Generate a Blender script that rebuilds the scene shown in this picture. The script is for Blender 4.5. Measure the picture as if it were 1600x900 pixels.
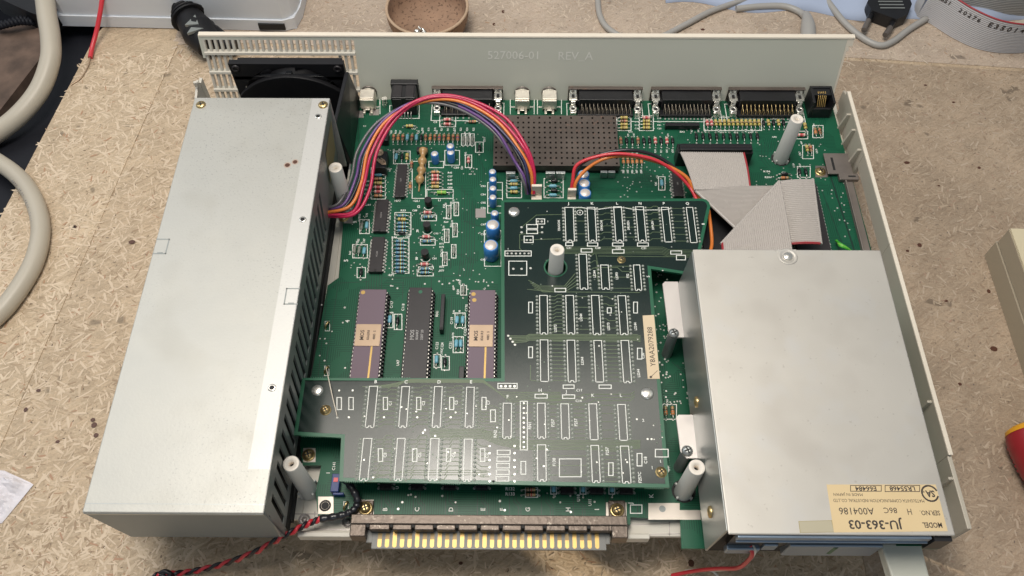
import bpy, math, random
from mathutils import Matrix, Vector, Euler
sc = bpy.context.scene
for o in list(bpy.data.objects): bpy.data.objects.remove(o)
S = 0.001                       # all coordinates below are millimetres
rnd = random.Random(7)

# ------------------------------------------------------------------ camera
CAM_F, CAM_POS = 1319.04, (-2.23, -203.26, 452.19)
CAM_P, CAM_Y, CAM_R = 0.543858, 0.00799, -0.001646
CAM_M = Matrix.Rotation(CAM_Y, 3, 'Z') @ Matrix.Rotation(CAM_P, 3, 'X') @ Matrix.Rotation(CAM_R, 3, 'Z')
cam = bpy.data.cameras.new('camera'); camo = bpy.data.objects.new('camera', cam)
sc.collection.objects.link(camo); sc.camera = camo
cam.sensor_width = 36; cam.lens = CAM_F * 36 / 1600; cam.clip_start = 0.01; cam.clip_end = 50
camo.matrix_world = Matrix.Translation(Vector(CAM_POS) * S) @ CAM_M.to_4x4()

# ------------------------------------------------------------------ light: a room with a bright ceiling and a window behind the bench
w = bpy.data.worlds.new('World'); sc.world = w; w.use_nodes = True
bg = w.node_tree.nodes['Background']; bg.inputs[0].default_value = (0.84, 0.92, 1, 1); bg.inputs[1].default_value = 0.22
def area(name, loc, target, sx, sy, power, col):
    l = bpy.data.lights.new(name, 'AREA'); l.shape = 'RECTANGLE'; l.size = sx; l.size_y = sy; l.energy = power; l.color = col
    o = bpy.data.objects.new(name, l); sc.collection.objects.link(o); o.location = loc
    o.rotation_euler = (Vector(target) - Vector(loc)).to_track_quat('-Z', 'Y').to_euler(); return o
area('ceiling_light', (-0.12, 0.06, 1.0), (-0.03, 0, 0), 0.45, 0.3, 7.4, (1, 0.935, 0.85))
area('ceiling_bounce', (-0.08, 0.46, 1.3), (-0.03, 0.1, 0), 1.0, 0.24, 3.9, (1, 0.92, 0.82))
area('window_light', (-0.95, 0.5, 0.9), (0, 0, 0), 0.9, 0.7, 3.5, (0.92, 0.96, 1))
def sun_gap(name, loc, target, cone, power):     # slivers of low sun that reach the front of the bench
    l = bpy.data.lights.new(name, 'SPOT'); l.energy = power; l.spot_size = math.radians(cone); l.spot_blend = .5; l.color = (1, .86, .66); l.shadow_soft_size = .004
    o = bpy.data.objects.new(name, l); sc.collection.objects.link(o); o.location = loc; o.rotation_euler = (Vector(target) - Vector(loc)).to_track_quat('-Z', 'Y').to_euler()
sun_gap('sun_gap_right', (1.5, -.55, .28), (.268, -.078, -.048), 1.5, 330); sun_gap('sun_gap_front', (1.2, -.9, .30), (.045, -.099, -.048), 0.7, 220)
area('near_window_light', (0.25, -1.3, 0.9), (0, -0.05, 0), 0.7, 0.6, 1.4, (0.70, 0.88, 1))
sc.view_settings.view_transform = 'Standard'; sc.view_settings.look = 'None'
sc.view_settings.exposure = 0.03; sc.view_settings.gamma = 1

# ------------------------------------------------------------------ helpers
def at(px, py, z):              # photogrammetry: the point at height z seen at a photo pixel
    d = CAM_M @ Vector(((px - 800) / CAM_F, (450 - py) / CAM_F, -1)); t = (z - CAM_POS[2]) / d.z
    return Vector((CAM_POS[0] + d.x * t, CAM_POS[1] + d.y * t, z))
LOC = {}
def setp(o, parent):
    if parent is not None:
        o.parent = parent; LOC[o.name] = LOC.get(parent.name, Vector((0, 0, 0)))
class MB:
    def __init__(s): s.v = []; s.f = []; s.m = []; s.sm = []
    def add(s, vs, fs, mi=0, smooth=False):
        n = len(s.v); s.v += [tuple(v) for v in vs]
        for f in fs: s.f.append(tuple(i + n for i in f)); s.m.append(mi); s.sm.append(smooth)
    def box(s, x0, x1, y0, y1, z0, z1, mi=0, M=None):
        vs = [Vector((x, y, z)) for z in (z0, z1) for y in (y0, y1) for x in (x0, x1)]
        if M: vs = [M @ v for v in vs]
        s.add(vs, [(0, 2, 3, 1), (4, 5, 7, 6), (0, 1, 5, 4), (2, 6, 7, 3), (0, 4, 6, 2), (1, 3, 7, 5)], mi)
    def hexa(s, bot, top, mi=0):   # four bottom and four top points, both anticlockwise from above
        s.add(list(bot) + list(top), [(3, 2, 1, 0), (4, 5, 6, 7), (0, 1, 5, 4), (1, 2, 6, 5), (2, 3, 7, 6), (3, 0, 4, 7)], mi)
    def prism(s, pts, z0, z1, mi=0, mi_side=None):
        a = sum(pts[i][0] * pts[(i + 1) % len(pts)][1] - pts[(i + 1) % len(pts)][0] * pts[i][1] for i in range(len(pts)))
        if a < 0: pts = pts[::-1]
        n = len(pts); ms = mi if mi_side is None else mi_side
        s.add([(p[0], p[1], z0) for p in pts] + [(p[0], p[1], z1) for p in pts], [tuple(range(n))[::-1], tuple(range(n, 2 * n))], mi)
        s.add([(p[0], p[1], z0) for p in pts] + [(p[0], p[1], z1) for p in pts], [(i, (i + 1) % n, n + (i + 1) % n, n + i) for i in range(n)], ms)
    def rev(s, prof, M=None, n=16, mi=0, smooth=True, caps=True):   # lathe about z; prof = [(r, z), ...] from bottom to top
        vs = []; fs = []
        for r, z in prof:
            for k in range(n):
                a = 2 * math.pi * k / n; v = Vector((r * math.cos(a), r * math.sin(a), z)); vs.append(M @ v if M else v)
        for j in range(len(prof) - 1):
            for k in range(n): fs.append((j * n + k, j * n + (k + 1) % n, (j + 1) * n + (k + 1) % n, (j + 1) * n + k))
        s.add(vs, fs, mi, smooth)
        if caps:
            if prof[0][0] > 0: s.add(vs[:n], [tuple(range(n))[::-1]], mi)
            if prof[-1][0] > 0: s.add(vs[-n:], [tuple(range(n))], mi)
    def cyl(s, x, y, z0, z1, r, r1=None, n=16, mi=0): s.rev([(r, z0), (r if r1 is None else r1, z1)], Matrix.Translation((x, y, 0)), n, mi)
    def disc(s, x, y, z, r, n=10, mi=0):
        s.add([(x + r * math.cos(2 * math.pi * k / n), y + r * math.sin(2 * math.pi * k / n), z) for k in range(n)], [tuple(range(n))], mi)
    def line(s, a, b, wd, z=None, mi=0):     # flat strip on a horizontal plane
        ax, ay = a[0], a[1]; bx, by = b[0], b[1]; zz = a[2] if z is None else z
        d = math.hypot(bx - ax, by - ay) or 1e-6; ux, uy = (bx - ax) / d, (by - ay) / d; h = wd / 2
        ax -= ux * h; ay -= uy * h; bx += ux * h; by += uy * h; nx, ny = -uy * h, ux * h
        s.add([(ax - nx, ay - ny, zz), (bx - nx, by - ny, zz), (bx + nx, by + ny, zz), (ax + nx, ay + ny, zz)], [(0, 1, 2, 3)], mi)
    def poly(s, pts, wd, z, mi=0, closed=False):
        for i in range(len(pts) - (0 if closed else 1)): s.line(pts[i], pts[(i + 1) % len(pts)], wd, z + 0.0004 * (i % 2), mi)
    def sweep(s, pts, r, n=8, mi=0, rfun=None, caps=True):
        pts = [Vector(p) for p in pts]; T = []
        for i in range(len(pts)): T.append((pts[min(i + 1, len(pts) - 1)] - pts[max(i - 1, 0)]).normalized())
        up = Vector((0, 0, 1)) if abs(T[0].z) < .9 else Vector((1, 0, 0))
        N = (up - T[0] * up.dot(T[0])).normalized(); vs = []; fs = []
        for i, p in enumerate(pts):
            N = (N - T[i] * N.dot(T[i])).normalized(); B = T[i].cross(N); rr = rfun(i / (len(pts) - 1)) if rfun else r
            for k in range(n):
                a = 2 * math.pi * k / n; vs.append(p + (N * math.cos(a) + B * math.sin(a)) * rr)
        for i in range(len(pts) - 1):
            for k in range(n): fs.append((i * n + k, i * n + (k + 1) % n, (i + 1) * n + (k + 1) % n, (i + 1) * n + k))
        s.add(vs, fs, mi, True)
        if caps: s.add(vs[:n], [tuple(range(n))[::-1]], mi); s.add(vs[-n:], [tuple(range(n))], mi)
    def text(s, body, loc, size, rot=0, mi=0, M=None, align='CENTER', squash=1.0, weight=0.0):
        vs, fs = text_mesh(body, align, weight)
        if M is None: M = Matrix.Translation(loc) @ Matrix.Rotation(math.radians(rot), 4, 'Z')
        M = M @ Matrix.Diagonal((size * squash, size, 1, 1)); s.add([M @ Vector(v) for v in vs], fs, mi)
    def mesh(s, name, mats, off=Vector((0, 0, 0))):
        me = bpy.data.meshes.new(name)
        me.from_pydata([((v[0] - off[0]) * S, (v[1] - off[1]) * S, (v[2] - off[2]) * S) for v in s.v], [], s.f)
        for m in (mats if isinstance(mats, (list, tuple)) else [mats]): me.materials.append(m)
        me.polygons.foreach_set('material_index', s.m); me.polygons.foreach_set('use_smooth', s.sm); me.update(); return me
    def build(s, name, mats, parent=None, bevel=0, org=None, weld=False):
        off = LOC.get(parent.name, Vector((0, 0, 0))) if parent else Vector(org or (0, 0, 0))
        o = bpy.data.objects.new(name, s.mesh(name, mats, off)); sc.collection.objects.link(o)
        if parent: setp(o, parent)
        else: o.location = off * S; LOC[o.name] = off
        if bevel:
            b = o.modifiers.new('bevel', 'BEVEL'); b.width = bevel * S; b.segments = 2; b.limit_method = 'ANGLE'; b.angle_limit = math.radians(40)
        return o
_tc = {}
def text_mesh(body, align, weight=0.0):
    if (body, align, weight) in _tc: return _tc[(body, align, weight)]
    cu = bpy.data.curves.new('lettering', 'FONT'); cu.body = body; cu.align_x = align; cu.align_y = 'CENTER'; cu.resolution_u = 2; cu.offset = weight
    o = bpy.data.objects.new('lettering', cu); sc.collection.objects.link(o); bpy.context.view_layer.update()
    e = o.evaluated_get(bpy.context.evaluated_depsgraph_get()); me = e.to_mesh()
    r = ([tuple(v.co) for v in me.vertices], [tuple(p.vertices) for p in me.polygons]); e.to_mesh_clear()
    bpy.data.objects.remove(o); bpy.data.curves.remove(cu); _tc[(body, align, weight)] = r; return r
def tag(o, label, cat, group=None):
    o['label'] = label; o['category'] = cat
    if group: o['group'] = group
    return o
def thing(name, loc, label, cat, group=None):
    o = bpy.data.objects.new(name, None); sc.collection.objects.link(o); o.empty_display_size = 0.01
    o.location = Vector(loc) * S; LOC[o.name] = Vector(loc); return tag(o, label, cat, group)
def structure(o): o['kind'] = 'structure'; return o
def spline(pts, k=8):
    P = [Vector(p) for p in pts]; P = [P[0] * 2 - P[1]] + P + [P[-1] * 2 - P[-2]]; out = []
    for i in range(1, len(P) - 2):
        for j in range(k):
            t = j / k; a, b, c, d = P[i - 1], P[i], P[i + 1], P[i + 2]
            out.append(0.5 * ((2 * b) + (c - a) * t + (2 * a - 5 * b + 4 * c - d) * t * t + (3 * b - a - 3 * c + d) * t ** 3))
    return out + [P[-2]]
def lerp(a, b, t): return a + (b - a) * t

# ------------------------------------------------------------------ materials
def srgb(r, g, b):
    f = lambda c: (c / 255 / 12.92) if c / 255 <= .04045 else ((c / 255 + .055) / 1.055) ** 2.4
    return (f(r), f(g), f(b))
def mk(name, col, rough=.5, metal=0., var=.12, scale=60., bump=0., bscale=400., coat=0., spec=.5, rvar=0.08):
    m = bpy.data.materials.new(name); m.use_nodes = True; nt = m.node_tree; N = nt.nodes; L = nt.links; b = N['Principled BSDF']
    tc = N.new('ShaderNodeTexCoord'); nz = N.new('ShaderNodeTexNoise'); nz.inputs['Scale'].default_value = scale; nz.inputs['Detail'].default_value = 5
    L.new(tc.outputs['Object'], nz.inputs['Vector'])
    mx = N.new('ShaderNodeMix'); mx.data_type = 'RGBA'
    mx.inputs[6].default_value = tuple(c * (1 - var) for c in col) + (1,); mx.inputs[7].default_value = tuple(min(1, c * (1 + var)) for c in col) + (1,)
    L.new(nz.outputs['Fac'], mx.inputs[0]); L.new(mx.outputs[2], b.inputs['Base Color'])
    mr = N.new('ShaderNodeMapRange'); mr.inputs[3].default_value = max(0, rough - rvar); mr.inputs[4].default_value = min(1, rough + rvar)
    L.new(nz.outputs['Fac'], mr.inputs[0]); L.new(mr.outputs[0], b.inputs['Roughness'])
    b.inputs['Metallic'].default_value = metal; b.inputs['Coat Weight'].default_value = coat; b.inputs['Specular IOR Level'].default_value = spec
    b.inputs['Coat Roughness'].default_value = .15
    if bump:
        n2 = N.new('ShaderNodeTexNoise'); n2.inputs['Scale'].default_value = bscale; L.new(tc.outputs['Object'], n2.inputs['Vector'])
        bp = N.new('ShaderNodeBump'); bp.inputs['Strength'].default_value = bump; bp.inputs['Distance'].default_value = .0004
        L.new(n2.outputs['Fac'], bp.inputs['Height']); L.new(bp.outputs[0], b.inputs['Normal'])
    m['mix'] = mx.name; return m
def overlay(m, col, fac_socket_fn):
    """mix a stain of its own shape over the base colour"""
    nt = m.node_tree; N = nt.nodes; L = nt.links; b = N['Principled BSDF']; src = b.inputs['Base Color'].links[0].from_socket
    mx = N.new('ShaderNodeMix'); mx.data_type = 'RGBA'; L.new(src, mx.inputs[6]); mx.inputs[7].default_value = tuple(col) + (1,)
    L.new(fac_socket_fn(N, L), mx.inputs[0]); L.new(mx.outputs[2], b.inputs['Base Color']); return m
def speck_fn(scale, lo, hi, amount=1.0, patch=None):
    def fn(N, L):
        tc = N.new('ShaderNodeTexCoord'); nz = N.new('ShaderNodeTexNoise'); nz.inputs['Scale'].default_value = scale; nz.inputs['Detail'].default_value = 2
        L.new(tc.outputs['Object'], nz.inputs['Vector']); mr = N.new('ShaderNodeMapRange'); mr.inputs[1].default_value = lo; mr.inputs[2].default_value = hi; mr.inputs[4].default_value = amount
        L.new(nz.outputs['Fac'], mr.inputs[0]); out = mr.outputs[0]
        if patch:
            n2 = N.new('ShaderNodeTexNoise'); n2.inputs['Scale'].default_value = patch; n2.inputs['Detail'].default_value = 3; L.new(tc.outputs['Object'], n2.inputs['Vector'])
            m2 = N.new('ShaderNodeMapRange'); m2.inputs[1].default_value = .42; m2.inputs[2].default_value = .62; L.new(n2.outputs['Fac'], m2.inputs[0])
            mu = N.new('ShaderNodeMath'); mu.operation = 'MULTIPLY'; L.new(out, mu.inputs[0]); L.new(m2.outputs[0], mu.inputs[1]); out = mu.outputs[0]
        return out
    return fn
def chipboard(name, base, contrast=1.0, dark=.5, fine=1.0):
    m = bpy.data.materials.new(name); m.use_nodes = True; nt = m.node_tree; N = nt.nodes; L = nt.links; b = N['Principled BSDF']
    tc = N.new('ShaderNodeTexCoord'); prev = None; hgt = None
    warp = N.new('ShaderNodeTexNoise'); warp.inputs['Scale'].default_value = 45; warp.inputs['Detail'].default_value = 3; L.new(tc.outputs['Object'], warp.inputs['Vector'])
    wsub = N.new('ShaderNodeVectorMath'); wsub.operation = 'MULTIPLY_ADD'; wsub.inputs[1].default_value = (.0035, .0035, 0); L.new(warp.outputs['Color'], wsub.inputs[0]); L.new(tc.outputs['Object'], wsub.inputs[2])
    for k, (ang, sx, sy) in enumerate([(20, 110, 560), (75, 120, 720), (-35, 150, 900), (-70, 100, 620), (50, 170, 1000), (5, 190, 900), (-15, 140, 1100), (35, 120, 800)]):
        mp = N.new('ShaderNodeMapping'); mp.inputs['Rotation'].default_value = (0, 0, math.radians(ang)); mp.inputs['Location'].default_value = (k * .37, k * .91, 0); mp.vector_type = 'TEXTURE'
        L.new(wsub.outputs[0], mp.inputs['Vector'])
        sp = N.new('ShaderNodeVectorMath'); sp.operation = 'MULTIPLY'; sp.inputs[1].default_value = (sx * fine, sy * fine, 0); L.new(mp.outputs[0], sp.inputs[0])
        vo = N.new('ShaderNodeTexVoronoi'); vo.voronoi_dimensions = '2D'; vo.inputs['Scale'].default_value = 1; L.new(sp.outputs[0], vo.inputs['Vector'])
        sep = N.new('ShaderNodeSeparateColor'); L.new(vo.outputs['Color'], sep.inputs[0])
        ramp = N.new('ShaderNodeValToRGB'); cr = ramp.color_ramp; cr.elements[0].position = 0; cr.elements[1].position = 1
        c = base
        def cc(f, wr=1.0): return tuple(min(1, x * (1 + (f - 1) * contrast)) * w_ for x, w_ in zip(c, (1, wr, wr * wr))) + (1,)
        cr.elements[0].color = cc(.80, .96); cr.elements[1].color = cc(1.14, 1.02)
        e = cr.elements.new(.14); e.color = cc(.92, .98); e = cr.elements.new(.5); e.color = cc(1.0); e = cr.elements.new(.8); e.color = cc(1.12, .98)
        L.new(sep.outputs[0], ramp.inputs[0])
        if prev is None: prev = ramp.outputs[0]; hgt = sep.outputs[1]
        else:
            gt = N.new('ShaderNodeMath'); gt.operation = 'GREATER_THAN'; gt.inputs[1].default_value = .58; L.new(sep.outputs[2], gt.inputs[0])
            mx = N.new('ShaderNodeMix'); mx.data_type = 'RGBA'; L.new(gt.outputs[0], mx.inputs[0]); L.new(prev, mx.inputs[6]); L.new(ramp.outputs[0], mx.inputs[7]); prev = mx.outputs[2]
            mh = N.new('ShaderNodeMix'); mh.data_type = 'FLOAT'; L.new(gt.outputs[0], mh.inputs[0]); L.new(hgt, mh.inputs[2]); L.new(sep.outputs[1], mh.inputs[3]); hgt = mh.outputs[0]
    def mulnoise(prev, scale, lo, hi, detail=4, clo=.3, chi=.7):
        nz = N.new('ShaderNodeTexNoise'); nz.inputs['Scale'].default_value = scale; nz.inputs['Detail'].default_value = detail; L.new(tc.outputs['Object'], nz.inputs['Vector'])
        mr = N.new('ShaderNodeMapRange'); mr.inputs[1].default_value = clo; mr.inputs[2].default_value = chi; mr.inputs[3].default_value = lo; mr.inputs[4].default_value = hi; L.new(nz.outputs['Fac'], mr.inputs[0])
        mx = N.new('ShaderNodeMix'); mx.data_type = 'RGBA'; mx.blend_type = 'MULTIPLY'; mx.inputs[0].default_value = 1
        L.new(prev, mx.inputs[6]); cb = N.new('ShaderNodeCombineColor'); [L.new(mr.outputs[0], cb.inputs[i]) for i in range(3)]; L.new(cb.outputs[0], mx.inputs[7]); return mx.outputs[2]
    prev = mulnoise(prev, 9, 1 - .22 * dark, 1 + .10 * dark); prev = mulnoise(prev, 40, 1 - .2 * dark, 1.06); prev = mulnoise(prev, 900, .86, 1.08)
    prev = mulnoise(prev, 340, .62, 1, 1, .24, .32)      # dark flecks
    prev = mulnoise(prev, 75, .55, 1, 1, .22, .27)       # knots of dark bark
    L.new(prev, b.inputs['Base Color']); b.inputs['Roughness'].default_value = .62; b.inputs['Specular IOR Level'].default_value = .35
    bp = N.new('ShaderNodeBump'); bp.inputs['Strength'].default_value = .25; bp.inputs['Distance'].default_value = .0005; L.new(hgt, bp.inputs['Height']); L.new(bp.outputs[0], b.inputs['Normal'])
    return m
M = {}
M['wood'] = chipboard('chipboard', (.505, .395, .275), 1.0)
M['wood_left'] = chipboard('chipboard_light', (.545, .43, .30), 1.0)
M['wood_grey'] = chipboard('chipboard_grey', (.425, .33, .24), .8, .9, 1.3)
M['wood_back'] = chipboard('chipboard_back', (.52, .425, .34), .55, .7, 1.4)
M['dark'] = mk('black_rubber', (.010, .011, .016), .6, 0, .3, 30, .2, 200, spec=.25)
M['burnt'] = mk('burnt_wood', (.12, .08, .06), .8, 0, .9, 70, 1, 160)
M['beige'] = mk('beige_plastic', (.60, .57, .50), .5, 0, .05, 25, .08, 1500)
M['case_panel'] = mk('painted_plastic', (.56, .565, .49), .45, 0, .05, 15, .06, 1500)
M['steel_shaded'] = mk('zinc_steel_shaded', (.20, .245, .265), .42, .4, .06, 14, .1, 700)  # the lid's zinc steel, with front shade and bluish reflection put into its colour
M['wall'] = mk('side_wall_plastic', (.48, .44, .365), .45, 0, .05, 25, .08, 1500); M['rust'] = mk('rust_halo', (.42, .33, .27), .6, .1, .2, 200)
M['pin_dim'] = mk('dull_pin', (.30, .26, .20), .4, .7, .3, 300)
M['steel'] = mk('zinc_steel', (.47, .465, .43), .46, .5, .06, 14, .12, 700)
M['steel_drive'] = mk('drive_steel', (.57, .545, .495), .43, .5, .06, 18, .05, 900)
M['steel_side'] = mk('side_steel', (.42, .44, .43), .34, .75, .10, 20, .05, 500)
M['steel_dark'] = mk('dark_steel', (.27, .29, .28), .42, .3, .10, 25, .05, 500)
M['steel_skylit'] = mk('skylit_steel', (.27, .34, .43), .34, .7, .1, 40)  # blue window reflection on the drive front put into the steel's colour
M['bracket'] = mk('bracket_metal', (.60, .56, .53), .42, .4, .08, 60)
M['strip'] = mk('brown_steel', (.23, .20, .18), .45, .6, .3, 60, .1, 300)
M['pcb'] = mk('green_circuit_board', (.0085, .108, .052), .36, 0, .15, 22, .03, 250, coat=.08)
M['pcb_dark'] = mk('green_board_gaps', (.004, .032, .02), .4, 0, .1, 22)
M['pcb_edge'] = mk('green_board_edge', (.02, .14, .075), .4, 0, .25, 90)
M['tongue'] = mk('tongue_laminate', (.16, .16, .15), .45, 0, .1, 80)
M['plane'] = mk('copper_plane_mask', (.0045, .0165, .0135), .2, 0, .3, 20, .04, 220, coat=.3, spec=.5, rvar=.05)
M['raised'] = mk('glint_letters', (.74, .73, .67), .45)  # paler than the panel: glints on the letters put into the colour
M['plug'] = mk('plug_rubber', (.011, .011, .013), .55, 0, .3, 60, .1, 300, spec=.3)
M['trace_mem'] = mk('trace_mask', (.085, .125, .060), .36, 0, .25, 60)
M['silk'] = mk('white_silkscreen', (.80, .81, .76), .6, 0, .08, 200)
M['solder'] = mk('solder', (.60, .60, .56), .32, .5, .3, 500)
M['soldmask'] = mk('tinned_via', (.10, .13, .10), .4, .3, .3, 300)
M['pad'] = mk('cream_pad', (.62, .56, .49), .4, .35, .12, 80)
M['pad_grey'] = mk('grey_pad', (.36, .33, .31), .4, .4, .12, 80)
M['black'] = mk('black_plastic', (.011, .011, .013), .38, 0, .3, 60, .05, 900)
M['chip'] = mk('chip_epoxy', (.021, .018, .020), .42, 0, .2, 120, .1, 2500)
M['pin'] = mk('tinned_pin', (.6, .58, .54), .32, .85, .2, 300)
M['gold'] = mk('gold', (.46, .31, .11), .42, .7, .12, 120)
M['dull_gold'] = mk('dull_gold', (.20, .145, .07), .45, .6, .2, 120)
M['brass'] = mk('brass_screw', (.56, .42, .20), .33, .9, .2, 200)
M['chrome'] = mk('nickel_plate', (.78, .76, .70), .25, .85, .15, 150)
M['rca'] = mk('nickel_jack', (.82, .76, .66), .34, .6, .15, 200)
M['ceramic'] = mk('purple_ceramic', (.155, .108, .140), .55, 0, .08, 60, .05, 1500)
M['lid'] = mk('tan_gold_lid', (.47, .34, .235), .36, .35, .07, 90)
M['ink'] = mk('black_ink', (.045, .035, .03), .6, 0, .1, 60)
M['ink_white'] = mk('white_ink', (.36, .35, .34), .6, 0, .1, 60)
M['shield'] = mk('tarnished_shield', (.125, .102, .088), .42, .5, .35, 45, .2, 300)
M['bronze'] = mk('bronze_bracket', (.115, .092, .076), .42, .65, .35, 70, .6, 420)
M['blue_cap'] = mk('blue_sleeve', (.05, .23, .60), .35, 0, .1, 90, coat=.3)
M['alu'] = mk('aluminium_top', (.74, .68, .64), .4, .3, .1, 200)
M['navy'] = mk('navy_stripe', (.01, .03, .16), .4)
M['tan'] = mk('resistor_tan', (.46, .30, .17), .45, 0, .1, 200)
M['lblue'] = mk('light_blue_body', (.17, .42, .52), .4, 0, .1, 200)
M['yellow'] = mk('yellow_body', (.56, .46, .13), .4, 0, .1, 200)
M['pink'] = mk('pink_body', (.62, .19, .19), .4, 0, .1, 200)
M['greyg'] = mk('grey_green_body', (.23, .27, .22), .4, 0, .1, 200)
M['lime'] = mk('lime_inductor', (.22, .50, .07), .4, 0, .1, 200)
M['red'] = mk('band_red', (.45, .03, .03), .4); M['brown'] = mk('band_brown', (.09, .035, .02), .4); M['orange'] = mk('band_orange', (.65, .19, .04), .4)
M['caramel'] = mk('caramel_ceramic', (.44, .265, .11), .36, 0, .15, 120, coat=.4)
M['white'] = mk('white_plastic', (.76, .69, .58), .45, 0, .05, 60)
M['post'] = mk('post_plastic', (.50, .505, .475), .42, 0, .06, 60); M['post_top'] = mk('post_end_face', (.76, .70, .62), .5, 0, .06, 90)
M['hole'] = mk('hole_dark', (.012, .012, .012), .7)
for n_, c_ in dict(w_red=(.50, .016, .075), w_orange=(.70, .20, .035), w_purple=(.13, .055, .21), w_black=(.014, .014, .018), w_grey=(.12, .115, .12), w_navy=(.02, .022, .075), w_green=(.05, .38, .03), w_white=(.7, .66, .58), w_red2=(.62, .035, .05)).items():
    M[n_] = mk(n_.replace('w_', 'wire_'), c_, .36, 0, .08, 60, coat=.2)
M['ribbon'] = mk('grey_ribbon', (.46, .425, .395), .28, 0, .04, 60); M['ribbon_red'] = mk('ribbon_red_edge', (.34, .03, .04), .45)
M['ribbon2'] = mk('cool_grey_ribbon', (.58, .57, .58), .30, 0, .04, 60)
M['cable'] = mk('beige_cable', (.48, .435, .355), .42, 0, .06, 30); M['cable_grey'] = mk('grey_cable', (.38, .37, .35), .42, 0, .06, 30)
M['cork'] = mk('cork', (.33, .21, .14), .8, 0, .35, 90, .5, 300); M['cork_rim'] = mk('cork_rim', (.50, .36, .245), .7, 0, .2, 90)
M['device'] = mk('pale_device_plastic', (.76, .80, .85), .42, 0, .04, 20); M['cloth'] = mk('pale_blue_cloth', (.40, .47, .62), .8, 0, .12, 15, .3, 60)
M['handle'] = mk('red_handle', (.30, .018, .025), .42, 0, .1, 60, .05, 900); M['handle_dot'] = mk('red_grip_dots', (.46, .06, .07), .42)
M['yellow_cap'] = mk('yellow_plastic', (.75, .36, .02), .4); M['keyboard'] = mk('cream_keyboard', (.66, .58, .40), .45, 0, .05, 30); M['keyboard_side'] = mk('tan_keyboard_side', (.36, .31, .23), .5, 0, .05, 30)
M['sticker'] = mk('cream_sticker', (.66, .53, .36), .5, 0, .06, 40); M['sticker2'] = mk('old_cream_sticker', (.66, .51, .29), .45, 0, .05, 60); M['sticker3'] = mk('plain_sticker', (.43, .39, .28), .5, 0, .06, 60)
M['olive'] = mk('olive_label', (.32, .26, .12), .45, 0, .2, 60)
# wear with a shape of its own on the power supply lid
overlay(M['steel'], (.20, .20, .20), speck_fn(900, .63, .68, .55, 9)); overlay(M['steel'], (.36, .345, .30), speck_fn(26, .55, .75, .4))
overlay(M['steel_drive'], (.40, .36, .31), speck_fn(420, .74, .78, .4, 14)); overlay(M['bronze'], (.42, .37, .31), speck_fn(520, .60, .68, .7, 60)); overlay(M['shield'], (.26, .15, .11), speck_fn(380, .6, .7, .6, 40))

def tracks(N, L):      # etched tracks: bundles of fine lines along and across the board, in patches
    tc = N.new('ShaderNodeTexCoord'); vo = N.new('ShaderNodeTexVoronoi'); vo.distance = 'MANHATTAN'; vo.inputs['Scale'].default_value = 60; L.new(tc.outputs['Object'], vo.inputs['Vector'])
    sc_ = N.new('ShaderNodeSeparateColor'); L.new(vo.outputs['Color'], sc_.inputs[0]); sx = N.new('ShaderNodeSeparateXYZ'); L.new(tc.outputs['Object'], sx.inputs[0])
    gt = N.new('ShaderNodeMath'); gt.operation = 'GREATER_THAN'; gt.inputs[1].default_value = .5; L.new(sc_.outputs[1], gt.inputs[0])
    mx = N.new('ShaderNodeMix'); mx.data_type = 'FLOAT'; L.new(gt.outputs[0], mx.inputs[0]); L.new(sx.outputs[0], mx.inputs[2]); L.new(sx.outputs[1], mx.inputs[3])
    mu = N.new('ShaderNodeMath'); mu.operation = 'MULTIPLY'; mu.inputs[1].default_value = 780; L.new(mx.outputs[0], mu.inputs[0])
    fr = N.new('ShaderNodeMath'); fr.operation = 'FRACT'; L.new(mu.outputs[0], fr.inputs[0]); lt = N.new('ShaderNodeMath'); lt.operation = 'LESS_THAN'; lt.inputs[1].default_value = .34; L.new(fr.outputs[0], lt.inputs[0])
    g2 = N.new('ShaderNodeMath'); g2.operation = 'GREATER_THAN'; g2.inputs[1].default_value = .52; L.new(sc_.outputs[0], g2.inputs[0])
    m2 = N.new('ShaderNodeMath'); m2.operation = 'MULTIPLY'; L.new(lt.outputs[0], m2.inputs[0]); L.new(g2.outputs[0], m2.inputs[1])
    m3 = N.new('ShaderNodeMath'); m3.operation = 'MULTIPLY'; m3.inputs[1].default_value = .8; L.new(m2.outputs[0], m3.inputs[0]); return m3.outputs[0]
M['pcb_main'] = mk('main_board_green', (.0085, .092, .047), .4, 0, .15, 22, .03, 250, spec=.28); overlay(M['pcb_main'], (.004, .046, .026), tracks)
overlay(M['steel_drive'], (.40, .37, .33), speck_fn(34, .48, .8, .5)); overlay(M['steel_drive'], (.56, .555, .54), speck_fn(60, .55, .75, .5)); overlay(M['steel'], (.40, .385, .34), speck_fn(70, .56, .72, .35, 7)); overlay(M['steel'], (.50, .49, .445), speck_fn(48, .5, .75, .5))
FL = [mk('flake_%s' % k, c, .6, 0, .06, 300) for k, c in (('pale', (.68, .55, .405)), ('straw', (.61, .485, .345)), ('tan', (.53, .41, .285)), ('brown', (.40, .29, .19)), ('rust', (.42, .25, .15)), ('dark', (.16, .11, .07)))]
FG = [mk('worn_%s' % k, c, .6, 0, .06, 300) for k, c in (('pale', (.48, .385, .29)), ('straw', (.44, .345, .25)), ('tan', (.40, .31, .225)), ('brown', (.31, .225, .155)), ('rust', (.37, .25, .18)), ('dark', (.15, .12, .10)))]
FB = [mk('aged_%s' % k, c, .6, 0, .06, 300) for k, c in (('pale', (.60, .50, .395)), ('straw', (.54, .445, .345)), ('tan', (.48, .385, .295)), ('brown', (.40, .31, .225)), ('rust', (.43, .29, .20)), ('dark', (.15, .12, .10)))]
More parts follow.
